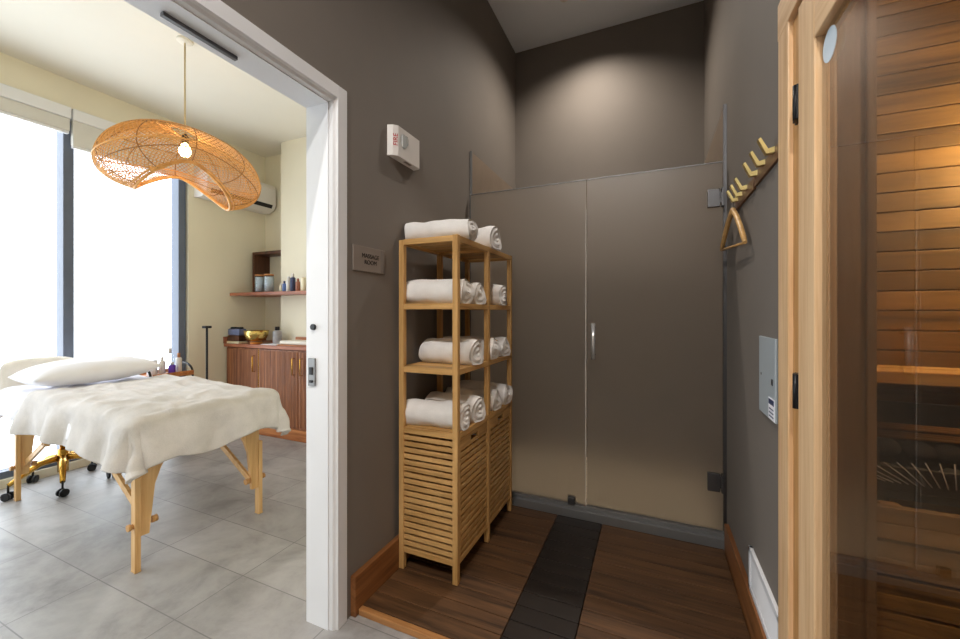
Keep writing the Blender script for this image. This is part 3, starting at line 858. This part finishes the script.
# ------------------------------------------------------------------ massage table
TX0, TX1, TY0, TY1, TZ = -3.98, -2.14, .985, 1.70, .735
mt = thing('massage_table', ((TX0+TX1)/2, (TY0+TY1)/2, 0), 'portable wooden massage table under a cream blanket', 'massage table')
bm = bmesh.new(); bmesh.ops.create_cube(bm, size=1)
for v in bm.verts: v.co = Vector((TX0 if v.co.x < 0 else TX1, TY0 if v.co.y < 0 else TY1, TZ-.065 if v.co.z < 0 else TZ))
bmesh.ops.bevel(bm, geom=[e for e in bm.edges if abs(e.verts[0].co.z-e.verts[1].co.z) > .01], offset=.09, segments=6, affect='EDGES', profile=.5)
bmesh.ops.bevel(bm, geom=[e for e in bm.edges if abs(e.verts[0].co.z-e.verts[1].co.z) < .001 and len(e.link_faces) == 2 and any(len(f.verts) > 8 for f in e.link_faces)], offset=.02, segments=3, affect='EDGES', profile=.5)
b = MB(); b.frombm(bm, 0, True); bm.free(); part('padded_top', b, M['vinyl'], mt)
b = MB()
b.box(TX0+.06, TX1-.06, TY0+.03, TY0+.052, TZ-.15, TZ-.066, .003); b.box(TX0+.06, TX1-.06, TY1-.052, TY1-.03, TZ-.15, TZ-.066, .003)
for x in (TX0+.03, TX1-.052): b.box(x, x+.022, TY0+.03, TY1-.03, TZ-.12, TZ-.066, .003)
part('apron', b, M['beech'], mt)
def end_panel(x, name='end_arch'):
    """arched ply panel that tapers into two legs"""
    b = MB()
    a0, a1, zt, zb = TY0+.046, TY1-.046, TZ-.067, .165
    out = [(a0+.015, zb), (a0+.004, zt), (a1-.004, zt), (a1-.015, zb)]
    inn = []
    w0 = .036
    N = 22
    for i in range(N+1):
        t = i/N
        y = a1-.015-w0 + (a0+.015+w0 - (a1-.015-w0))*t
        s = abs(2*t-1)
        z = zb + (zt-.055-zb)*(1-s**2.5)**.42
        inn.append((y, z))
    poly = out + inn[::1]
    # order: bottom-left, top-left, top-right, bottom-right, then arch from right to left
    n = len(poly)
    # strip of quads between outer top edge and arch, safer than a concave n-gon
    for i in range(N):
        (ya, za), (yb, zb2) = inn[i], inn[i+1]
        def outer(y, t):
            if t <= 0: return out[3]
            if t >= 1: return out[0]
            return None
        ta, tb = i/N, (i+1)/N
        def top_pt(t, z):
            # outer boundary parameter: up the right leg, along the top, down the left leg
            if t < .18: return (out[3][0] + (out[2][0]-out[3][0])*t/.18, out[3][1] + (out[2][1]-out[3][1])*t/.18)
            if t > .82: q = (1-t)/.18; return (out[0][0] + (out[1][0]-out[0][0])*q, out[0][1] + (out[1][1]-out[0][1])*q)
            q = (t-.18)/.64; return (out[2][0] + (out[1][0]-out[2][0])*q, zt)
        p, q = top_pt(ta, za), top_pt(tb, zb2)
        b.prism([(ya,za),(yb,zb2),q,p], 'x', x-.011, x+.011)
    return part(name, b, M['beech_z'], mt)
EX = (TX0+.14, TX1-.118)
for x, s in ((EX[0], -1), (EX[1], 1)):
    end_panel(x)
    for y, sy in ((TY0+.048, 1), (TY1-.048, -1)):
        b = MB(); b.box(x-.020, x+.020, y-.012, y+.012, .004, .45, .003)
        b.box(x-.021, x+.021, y-.013, y+.013, .0005, .006, .001)
        lg = part('leg', b, M['beech_z'], mt)
        for z in (.222,):
            b = MB(); b.tube([(x,y-sy*.012,z),(x,y-sy*.022,z)], .012, 14); b.tube([(x,y-sy*.022,z),(x,y-sy*.034,z)], .016, 14); b.tube([(x,y-sy*.012,z),(x,y+sy*.07,z)], .005, 8); b.tube([(x,y+sy*.062,z),(x,y+sy*.085,z)], .017, 14)
            part('knob', b, M['jamb_z'], lg)
# folding struts
for sgn, x in ((1, EX[1]), (-1, EX[0])):
    for y in (TY0+.085, TY1-.105):
        b = MB()
        A = Vector((x-sgn*.014, y, .24)); C = Vector((x-sgn*.60, y, .63)); mid = A.lerp(C, .52) + Vector((0,0,-.03))
        for p, q, o in ((A, mid, 0.0), (mid, C, .018)):
            d = (q-p).normalized(); nrm = Vector((-d.z, 0, d.x))
            w = .017
            b.prism([(p.x+nrm.x*w-d.x*.02,p.z+nrm.z*w-d.z*.02),(q.x+nrm.x*w+d.x*.02,q.z+nrm.z*w+d.z*.02),(q.x-nrm.x*w+d.x*.02,q.z-nrm.z*w+d.z*.02),(p.x-nrm.x*w-d.x*.02,p.z-nrm.z*w-d.z*.02)], 'y', y+o-.008, y+o+.008)
        b.tube([(mid.x, y-.014, mid.z),(mid.x, y+.034, mid.z)], .008, 10)
        part('strut', b, M['beech'], mt)

mt.rotation_euler = (0,0,R(-3)); mt.location.y += .065
def table_turn(v):
    c, s = math.cos(R(-3)), math.sin(R(-3)); x, y = v.x-(TX0+TX1)/2, v.y-(TY0+TY1)/2
    return Vector((x*c-y*s+(TX0+TX1)/2, x*s+y*c+(TY0+TY1)/2+.065, v.z))
# draped cloths: a point of the flat cloth is laid on the table top or bent over its edge
def drape(px_, py_, x0, x1, y0, y1, z, r=.045, seed=0, fold=.03, kf=9, flare=.06):
    cx = min(max(px_, x0+r), x1-r); cy = min(max(py_, y0+r), y1-r)
    dx, dy = px_-cx, py_-cy
    o = math.hypot(dx, dy)
    wr = noise.noise(Vector((px_*4.5+seed, py_*5.5, seed)))*.020 + (1-abs(noise.noise(Vector((px_*3.1+py_*4+seed, py_*7-px_*1.5, 3)))))**6*.016 + noise.noise(Vector((px_*14+seed, py_*13, 3)))*.005
    if o > .25: o = .25 + (o-.25)*.35
    if o < 1e-6: return Vector((px_, py_, z + wr + .004*math.sin(px_*16+py_*7)))
    n = Vector((dx/o, dy/o, 0))
    th = o/r
    if th < math.pi/2: h, g = r*math.sin(th), r*(1-math.cos(th))
    else: h, g = r + (o - r*math.pi/2)*flare, r + (o - r*math.pi/2)
    # folds run down the hanging part
    s = px_ if abs(dy) > abs(dx) else py_
    ang = math.atan2(dy, dx)
    ph = s*kf*math.pi + ang*3 + seed
    k = min(1, max(0, (o-r)/.16))
    am = fold*k*(math.sin(ph) + .6*math.sin(ph*1.7+1.3) + .8*noise.noise(Vector((px_*5, py_*5, seed+5))))
    am = max(am, -.028)
    p = Vector((cx, cy, z)) + n*(h + max(am, -.02)) + Vector((0,0,-g + .25*am))
    p.z += wr*(1-k)
    return p + n*.004
def cloth(name, x0, x1, y0, y1, z, nx, ny, mat, label, cat, seed, hem, thick, fold=.03, kf=9, flare=.06, bound=None):
    b = MB()
    def fn(u, v):
        X = x0 + (x1-x0)*u; Y = y0 + (y1-y0)*v
        X, Y = hem(X, Y, u, v)
        bx = bound or (TX0, TX1, TY0, TY1)
        return drape(X, Y, *bx, z, seed=seed, fold=fold, kf=kf, flare=flare)
    b.grid(fn, nx, ny); b.v = [table_turn(v) for v in b.v]
    o = top(name, b, mat, label, cat)
    sd_ = o.modifiers.new('thickness', 'SOLIDIFY'); sd_.thickness = thick; sd_.offset = 1
    ss = o.modifiers.new('smooth', 'SUBSURF'); ss.levels = 1; ss.render_levels = 1
    return o
def hem_sheet(X, Y, u, v): return X, Y
cloth('bed_sheet', TX0-.12, TX1-.35, TY0-.15, TY1+.15, TZ+.006, 90, 46, M['sheet'], 'white sheet showing at the head end of the massage table', 'sheet', 11, hem_sheet, .004, .014, 7)
def hem_blanket(X, Y, u, v):
    # wavy hems: long side a little uneven, foot end longer at the near corner
    if v < .5: Y -= (.5-v)*2*(.025*math.sin(X*7+1) + .05*max(0, 1-abs(X+2.28)/.22) - .05*max(0, 1-abs(X+2.62)/.3))
    if u > .6: X += (u-.6)/.4*(.02*math.sin(Y*11) + .06*max(0, 1-abs(Y-.93)/.2) + .02*max(0, 1-abs(Y-1.8)/.25))
    if u < .2: X += (.2-u)*5*(.05*math.sin(Y*6+.5) - .10*max(0,1-abs(Y-.9)/.5))
    return X, Y
cloth('blanket', -3.34, TX1+.18, TY0-.20, TY1+.22, TZ+.010, 130, 100, M['blanket'], 'cream plush blanket draped over the massage table', 'blanket', 3, hem_blanket, .024, .022, 5, .16)

# pillow
b = MB()
def pil(u, v, s):
    p, q = 2*u-1, 2*v-1
    h = .092*((1-abs(p)**2.6)*(1-abs(q)**3.2))**.55
    x = p*.20*(1-.05*q*q*(1)) ; y = q*.315*(1-.06*(1-p*p)*0)
    h *= 1 + .10*noise.noise(Vector((p*2, q*2.5, 4)))
    return Vector((-3.58 + x + .05*q, 1.40 + y, .838 + s*h*(1 if s > 0 else .8) + .012*q))
b.grid(lambda u, v: pil(u, v, 1), 30, 44); b.grid(lambda u, v: pil(u, v, -1), 30, 44)
top('pillow', b, M['sheet'], 'white pillow on the head end of the massage table', 'pillow')
# ------------------------------------------------------------------ rolling chair behind the table
cx, cy = -3.90, 1.375
ch = thing('rolling_chair', (cx, cy, 0), 'ivory rolling chair with a gold star base behind the massage table', 'chair')
b = MB(); b.tube([(cx,cy,.10),(cx,cy,.26)], .030, 16); b.tube([(cx,cy,.26),(cx,cy,.44)], .018, 14); part('gas_column', b, M['brass'], ch)
for k in range(5):
    a = R(-20 + 72*k); d = Vector((math.cos(a), math.sin(a), 0))
    b = MB(); b.tube([Vector((cx,cy,.205)), Vector((cx,cy,.19))+d*.12, Vector((cx,cy,.098))+d*.262], [.024,.020,.014], 10)
    lg = part('base_leg', b, M['brass'], ch)
    b = MB(); p = Vector((cx,cy,0))+d*.262; s = (Vector((-d.y, d.x, 0))*.5 + d*.87).normalized(); q = p.copy()
    b.tube([p+Vector((0,0,.05)), p+Vector((0,0,.1))], .006, 8)
    for w in (-1, 1): b.tube([q+d.cross(Vector((0,0,1)))*0+s*(w*.008+.0)+Vector((0,0,.027)), q+s*(w*.022)+Vector((0,0,.027))], .0265, 18)
    part('caster', b, M['black'], lg)
b = MB()
def cushion(c, ax, ay, hz, n=28, e=3.2):
    def f(s):
        def g(u, v):
            p, q = 2*u-1, 2*v-1
            # square -> rounded outline
            r = max(abs(p), abs(q)); L = (abs(p)**e+abs(q)**e)**(1/e) if r > 0 else 1
            k = r/L if L > 0 else 1
            P, Q = p*k, q*k
            h = hz*max(0, 1-r**6)**.5
            return Vector(c) + Vector((ax*P, ay*Q, s*h))
        return g
    b.grid(f(1), n, n); b.grid(f(-1), n, n)
cushion((cx, cy, .485), .22, .22, .05); part('seat', b, M['boucle'], ch)
b = MB()
def back(s):
    def g(u, v):
        p, q = 2*u-1, 2*v-1
        r = max(abs(p), abs(q)); L = (abs(p)**3.4+abs(q)**5)**(1/5) if r > 0 else 1
        k = r/L if L > 0 else 1
        P, Q = p*k, q*k
        h = .042*max(0, 1-r**6)**.5
        x = cx - .17 + .05*P*P - .02*(Q+1)
        return Vector((x + s*h, cy - .06 + P*.205, .735 + Q*.185))
    return g
b.grid(back(1), 28, 28); b.grid(back(-1), 28, 28); part('backrest', b, M['boucle'], ch)
b = MB(); b.tube([(cx-.03,cy,.44),(cx-.16,cy-.03,.45),(cx-.19,cy-.05,.52),(cx-.185,cy-.06,.66)], .012, 10); part('back_bracket', b, M['brass'], ch)

# ------------------------------------------------------------------ side trolley by the window
tx0, tx1, ty0, ty1 = -4.12, -3.80, 1.885, 2.20
tr = thing('trolley', ((tx0+tx1)/2, (ty0+ty1)/2, 0), 'small brown wooden tray trolley with black handles by the window', 'trolley')
for z in (.685, .25):
    b = MB(); b.box(tx0, tx1, ty0, ty1, z, z+.014, .003); b.box(tx0,tx0+.012,ty0,ty1,z+.013,z+.04,.002); b.box(tx1-.012,tx1,ty0,ty1,z+.013,z+.04,.002)
    part('tray', b, M['walnut_y'] if 'walnut_y' in M else M['plinth'], tr)
for y in (ty0-.006, ty1+.006):
    b = MB(); b.tube([(tx0+.03,y,.003),(tx0+.03,y,.70)] + [((tx0+tx1)/2 - (.13)*math.cos(a), y, .70+.085*math.sin(a)) for a in [R(x) for x in range(15, 180, 15)]] + [(tx1-.03,y,.70),(tx1-.03,y,.003)], .009, 8)
    part('handle_frame', b, M['black'], tr)
def bottle(name, x, y, z, r, h, mat, label, cat='bottle', cap=None, capmat=None, group=None, neck=.45, sq=False):
    t = thing(name, (x, y, z), label, cat, group)
    b = MB(); hb = h*(.78 if cap else 1)
    b.lathe([(0,0),(r*.92,0),(r,r*.15),(r,hb-r*.35),(r*.8,hb-r*.12),(r*neck,hb),(0,hb)] if cap else [(0,0),(r*.92,0),(r,r*.1),(r,hb-.004),(r*.95,hb),(0,hb)], (x,y,z), 18)
    part('body', b, mat, t)
    if cap:
        b = MB(); b.lathe([(0,0),(r*.5,0),(r*.5,h*.20),(r*.42,h*.22),(0,h*.22)], (x,y,z+hb+.0003), 14); part('cap', b, capmat, t)
    return t
GZ = .6992
GT = 'bottles and cups on the trolley'
bottle('cup', -3.93, 1.94, GZ, .036, 0.137, M['sheet'], 'white cup on the trolley nearest the pillow', 'cup', group=GT)
bottle('cup', -3.99, 1.955, GZ, .026, 0.111, M['cream_plastic'], 'cream cup on the trolley beside the white cup', 'cup', group=GT)
bottle('bottle', -3.91, 1.960, GZ, .021, 0.130, M['jar'], 'short clear bottle in the middle of the trolley', 'bottle', 1, M['white_plastic'], GT)
bottle('bottle', -3.95, 2.025, GZ, .024, 0.156, M['white_plastic'], 'white capped bottle in the middle of the trolley', 'bottle', 1, M['white_plastic'], GT)
bottle('bottle', -3.87, 2.060, GZ, .026, 0.111, M['purple'], 'small purple bottle on the trolley', 'bottle', 1, M['white_plastic'], GT)
bottle('bottle', -3.98, 2.100, GZ, .026, 0.227, M['jar'], 'tall clear bottle on the trolley near its handle', 'bottle', 1, M['white_plastic'], GT)
bottle('bottle', -3.90, 2.130, GZ, .023, 0.182, M['white_plastic'], 'white bottle on the trolley right beside its handle', 'bottle', 1, M['jar_lid'], GT)
# scissors-like tongs standing in the first cup
t = thing('tongs', (-3.95, 1.915, GZ), 'steel tongs with ring handles standing on the trolley by the pillow', 'tongs')
b = MB(); b.tube([(-3.95,1.915,GZ+.002),(-3.955,1.905,GZ+.10)], .004, 6); b.tube([(-3.955+.018*math.cos(a),1.90+.012*math.sin(a),GZ+.125+.024*math.sin(a)) for a in [R(x) for x in range(0,360,30)]], .0035, 6, closed=True)
part('arm', b, M['dark_steel'], t)
b = MB(); b.tube([(-3.952,1.92,GZ+.002),(-3.96,1.935,GZ+.09)], .004, 6); b.tube([(-3.96+.016*math.cos(a),1.945+.012*math.sin(a),GZ+.112+.022*math.sin(a)) for a in [R(x) for x in range(0,360,30)]], .0035, 6, closed=True)
part('arm', b, M['dark_steel'], t)

st = thing('slim_stand', (-4.06, 2.47, 0), 'slim black floor stand against the cream wall beside the window', 'stand')
b = MB(); b.lathe([(0,0),(.085,0),(.085,.008),(.02,.016),(0,.018)], (-4.06,2.47,.0005), 24); part('base', b, M['black'], st)
b = MB(); b.tube([(-4.06,2.47,.015),(-4.06,2.47,1.09)], .010, 10); part('pole', b, M['black'], st)
b = MB(); b.box(-4.09,-4.03,2.44,2.50,1.088,1.112,.004); part('head', b, M['black'], st)

# ------------------------------------------------------------------ blinds, air conditioner
for y0, y1, z0, lab in ((.70,1.513,2.645,'white roller blind cassette over the left window pane'), (1.522,2.36,2.545,'white roller blind cassette over the right window pane')):
    t = thing('roller_blind', (WX-.03, (y0+y1)/2, z0), lab, 'roller blind', 'roller blinds over the windows')
    b = MB(); b.box(WX-.019, WX+.045, y0, y1, WZ1-.09, WZ1-.001, .006); part('cassette', b, M['white_trim'], t)
    b = MB(); b.box(WX-.010, WX+.03, y0+.004, y1-.004, z0+.02, WZ1-.089, .004); part('fascia', b, M['blind'], t)
    b = MB(); b.box(WX-.012, WX+.024, y0+.006, y1-.006, z0, z0+.0205, .005); part('bottom_bar', b, M['white_trim'], t)
ac = thing('air_conditioner', (WX, 2.82, 2.40), 'white wall air conditioner behind the pendant lamp', 'air conditioner')
b = MB(); b.prism([(WX,2.40),(WX+.12,2.395),(WX+.19,2.43),(WX+.215,2.48),(WX+.215,2.66),(WX+.195,2.70),(WX,2.70)], 'y', 2.43, 3.19); part('housing', b, M['white_plastic'], ac)
b = MB(); b.add([(WX+.195,2.47,2.437),(WX+.195,3.15,2.437),(WX+.217,3.15,2.476),(WX+.217,2.47,2.476)],[(0,1,2,3)]); part('air_slot', b, M['black'], ac)

# ------------------------------------------------------------------ cabinets, worktop, shelves
CF = 2.75
M['walnut_y'] = wood('walnut_across', (96,50,34), (158,98,70), 'y', .4, 24, .1)
def door(t, x0, x1, side):
    b = MB()
    b.box(x0, x1, CF, CF+.012, .115, .872, .0015)
    x = x0+.012
    while x < x1-.014:
        b.box(x, x+.012, CF-.006, CF+.001, .13, .86, .003); x += .0172
    d = part('door', b, M['walnut_z'], t)
    hx = x1-.05 if side > 0 else x0+.05
    b = MB(); b.tube([(hx,CF-.004,.80),(hx,CF-.03,.80),(hx,CF-.03,.64),(hx,CF-.004,.64)], .006, 8); part('handle', b, M['brass'], d)
def cabinet(xs, label, sides):
    t = thing('cabinet', ((xs[0]+xs[-1])/2, CF+.2, 0), label, 'cabinet', 'fluted walnut cabinets')
    b = MB(); x0, x1 = xs[0], xs[-1]; yb = CY-.004 if x0 > CX-.05 else CY-.004
    b.box(x0, x0+.018, CF+.013, yb, .10, .88); b.box(x1-.018, x1, CF+.013, yb, .10, .88); b.box(x0, x1, CF+.013, yb, .10, .118); b.box(x0, x1, yb-.01, yb, .1, .88)
    part('carcass', b, M['walnut_z'], t)
    b = MB(); b.box(x0, x1, CF-.012, CF+.03, .002, .108, .003); part('plinth', b, M['plinth'], t)
    for i in range(len(xs)-1): door(t, xs[i]+.003, xs[i+1]-.003, sides[i])
    b = MB(); b.box(xs[-1]-.0025, xs[-1]+.0005, CF-.001, CF+.02, .115, .872); part('edge_strip', b, M['brass'], t)
    return t
cabinet([-4.185, -3.686], 'single door fluted walnut cabinet at the window end', [1])
cabinet([-3.683, -3.124, -2.565], 'double door fluted walnut cabinet beside the doorway', [1, -1])
b = MB(); b.box(-4.198, -2.45, CF-.025, CY-.002, .8815, .915, .004); b.box(-4.198, CX-.002, CY-.003, NY-.002, .8815, .915, .003)
b.box(-4.198, -4.18, CF-.03, NY-.003, .915, .985, .003)
top('worktop', b, M['walnut_x'], 'continuous walnut worktop on the cabinets', 'worktop')
b = MB(); b.box(-4.196, -2.45, 2.79, CY-.002, 1.425, 1.458, .003); b.box(-4.196, CX-.002, CY-.003, NY-.002, 1.425, 1.458, .003)
top('floating_shelf', b, M['walnut_x'], 'floating walnut shelf above the worktop', 'shelf')
bs = thing('box_shelf', (-3.94, 3.12, 1.459), 'dark open box shelf standing in the niche on the floating shelf', 'shelf')
b = MB(); b.box(-4.15, -4.118, 3.02, NY-.003, 1.459, 1.895, .002); part('side_board', b, M['walnut_dark'], bs)
b = MB(); b.box(-4.15, CX-.004, 3.02, NY-.003, 1.896, 1.926, .002); part('top_board', b, M['walnut_dark'], bs)

WZ = 1.4585
def jar(x, y, h, r, label):
    t = thing('glass_jar', (x, y, WZ), label, 'jar', 'glass jars on the floating shelf')
    b = MB(); b.lathe([(0,0),(r*.94,0),(r,.006),(r,h*.86),(r*.9,h*.9),(r*.85,h*.9),(r*.93,h*.84),(r*.93,.012),(0,.01)], (x,y,WZ), 22); part('body', b, M['jar'], t)
    b = MB(); b.lathe([(0,0),(r*.95,0),(r*.95,h*.08),(0,h*.1)], (x,y,WZ+h*.9+.0004), 20); part('lid', b, M['jar_lid'], t)
    b = MB(); b.lathe([(0,0),(r*.86,0),(r*.88,h*.78),(0,h*.8)], (x,y,WZ+.0125), 20); part('contents', b, M['sheet'], t)
jar(-3.905, 2.93, .20, .052, 'glass jar with a cork lid, the one nearer the window')
jar(-3.765, 2.93, .20, .050, 'glass jar with a cork lid, the one nearer the pier')
GB = 'toiletry bottles on the floating shelf'
yb = 2.875
bottle('bottle', -3.515, yb, WZ, .016, .085, M['cream_plastic'], 'small pale bottle first after the glass jars', 'bottle', 1, M['white_plastic'], GB)
bottle('bottle', -3.465, yb, WZ, .020, .11, M['blue'], 'small blue bottle on the floating shelf', 'bottle', 1, M['navy'], GB)
bottle('bottle', -3.405, yb, WZ, .024, .155, M['white_plastic'], 'white bottle between the blue and the navy bottles', 'bottle', 1, M['white_plastic'], GB)
bottle('bottle', -3.345, yb, WZ, .026, .185, M['navy'], 'tallest navy bottle with a white cap on the floating shelf', 'bottle', 1, M['white_plastic'], GB)
bottle('bottle', -3.275, yb, WZ, .022, .13, M['rust'], 'reddish bottle on the floating shelf', 'bottle', 1, M['rust'], GB)
bottle('jar', -3.185, yb, WZ, .034, .135, M['cream_plastic'], 'wide cream jar on the floating shelf', 'jar', group=GB)
bottle('bottle', -3.105, yb, WZ, .026, .14, M['silver'], 'grey bottle at the doorway end of the floating shelf', 'bottle', 1, M['silver'], GB)

CZ = .9155
cs = thing('canister_set', (-4.10, 2.79, CZ), 'dark box with a blue grey band and two black lids on the worktop', 'box')
q0, q1, r0, r1 = -4.178, -3.985, 2.745, 2.845
b = MB(); b.box(q0, q1, r0, r1, CZ, CZ+.022, .003); part('tray', b, M['cream_plastic'], cs)
b = MB(); b.box(q0+.008, q1-.008, r0+.006, r1-.006, CZ+.0225, CZ+.085, .006); part('lower_body', b, M['walnut_dark'], cs)
b = MB(); b.box(q0+.008, q1-.008, r0+.006, r1-.006, CZ+.0855, CZ+.155, .012); part('upper_body', b, M['bluegrey'], cs)
for x in (-4.128, -4.036):
    b = MB(); b.lathe([(0,0),(.034,0),(.034,.012),(.026,.018),(0,.018)], (x,2.795,CZ+.1555), 20); part('lid', b, M['black'], cs)
bx_, by_ = -3.785, 2.80
bw = thing('singing_bowl', (bx_, by_, CZ), 'gold singing bowl on a small orange cushion on the worktop', 'bowl')
b = MB(); b.lathe([(0,.028),(.06,.034),(.095,.06),(.112,.10),(.118,.142),(.113,.142),(.107,.10),(.09,.064),(.055,.04),(0,.036)], (bx_,by_,CZ), 36); part('bowl_body', b, M['gold'], bw)
cu = MB(); cu.lathe([(0,0),(.05,0),(.062,.012),(.055,.024),(.02,.027),(0,.0275)], (bx_,by_,CZ), 24)
top('bowl_cushion', cu, M['cushion'], 'small orange cushion ring under the gold bowl', 'cushion')
fg = bottle('figurine', -3.60, 2.90, CZ+.006, .045, .175, M['silver'], 'silver grey statuette with a black head beside the gold bowl', 'statuette', 1, M['black'], None, .5)
b = MB(); b.box(-3.665, -3.44, 2.755, 2.95, CZ, CZ+.006, .002); top('white_mat', b, M['sheet'], 'white mat under the statuette on the worktop', 'mat')
b = MB(); b.box(-3.42, -2.95, 2.755, 2.985, CZ, CZ+.012, .003); b.box(-3.42, -2.95, 2.97, 2.985, CZ+.012, CZ+.075, .003); b.box(-2.962, -2.95, 2.755, 2.97, CZ+.012, CZ+.05, .003)
top('wooden_tray', b, M['plinth'], 'reddish wooden tray with a raised back on the worktop', 'tray')
b = MB(); b.box(-3.41, -3.02, 2.765, 2.93, CZ+.0125, CZ+.05, .016); top('folded_cloth', b, M['cream_cloth'] if 'cream_cloth' in M else M['vinyl'], 'folded cream cloth lying in the wooden tray', 'cloth')

# ------------------------------------------------------------------ light
w = bpy.data.worlds.new('world'); SC.world = w; w.use_nodes = True
bg = w.node_tree.nodes['Background']; bg.inputs[0].default_value = (.91,.96,1.0,1); bg.inputs[1].default_value = 5.3
def area(name, loc, rot, sx, sy, power, color, portal=False, spread=180):
    l = bpy.data.lights.new(name, 'AREA'); l.shape = 'RECTANGLE'; l.size = sx; l.size_y = sy; l.energy = power; l.color = color
    l.spread = R(spread)
    if portal: l.cycles.is_portal = True
    o = bpy.data.objects.new(name, l); COL.objects.link(o); o.location = loc; o.rotation_euler = rot
    return o
area('window_portal', (WX-.145, (W0+W1)/2, (WZ0+WZ1)/2), (0, R(-90), 0), WZ1-WZ0, W1-W0, 1, (1,1,1), True)
def spot(name, loc, power, color, ang, blend, target=None, rad=.03):
    l = bpy.data.lights.new(name, 'SPOT'); l.energy = power; l.color = color; l.spot_size = R(ang); l.spot_blend = blend; l.shadow_soft_size = rad
    o = bpy.data.objects.new(name, l); COL.objects.link(o); o.location = loc
    if target: o.rotation_euler = (Vector(target)-Vector(loc)).to_track_quat('-Z','Y').to_euler()
    return o
def point(name, loc, power, color, rad):
    l = bpy.data.lights.new(name, 'POINT'); l.energy = power; l.color = color; l.shadow_soft_size = rad
    o = bpy.data.objects.new(name, l); COL.objects.link(o); o.location = loc; return o
spot('shower_downlight', (-.444, 2.94, CH-.02), 138, (1,.90,.79), 137, 1.0)
# hall downlights behind the viewpoint, with their fittings
for x, y, lab in ((-.75, -.85, 'recessed round downlight behind the viewpoint near the doorway wall'), (-.05, -.85, 'recessed round downlight behind the viewpoint near the sauna wall')):
    t = thing('downlight', (x, y, CH-.012), lab, 'ceiling light')
    b = MB(); b.lathe([(.058,0),(.07,.002),(.07,.0115),(.05,.0115),(.05,.004),(.058,0)], (x,y,CH-.012), 32); part('trim_ring', b, M['white_plastic'], t)
    b = MB(); b.lathe([(.0,.0),(.049,.0),(.049,.003),(0,.003)], (x,y,CH-.0045), 32); part('lens', b, M['led'], t)
    spot('hall_downlight_lamp', (x, y, CH-.02), 195, (1,.96,.91), 172, .6)
point('pendant_bulb_light', (px, py, 2.335), 8, (1,.80,.55), .04)
point('sauna_lamp_light', (1.10, 1.66, 1.70), 22, (1,.72,.36), .05)
point('sauna_fill_light', (1.1, .5, 2.15), 20, (1,.78,.5), .08)  # added out-of-view fill to brighten the guard slats; no fitting is modelled
cyc = SC.cycles
cyc.max_bounces = 10; cyc.diffuse_bounces = 6; cyc.glossy_bounces = 4; cyc.transmission_bounces = 8; cyc.transparent_max_bounces = 24
cyc.sample_clamp_indirect = 6; cyc.caustics_reflective = False; cyc.caustics_refractive = True; cyc.use_denoising = True
vs = SC.view_settings; SC.display_settings.display_device = 'sRGB'
vs.view_transform = 'Standard'; vs.look = 'None'; vs.gamma = 1; vs.exposure = 0
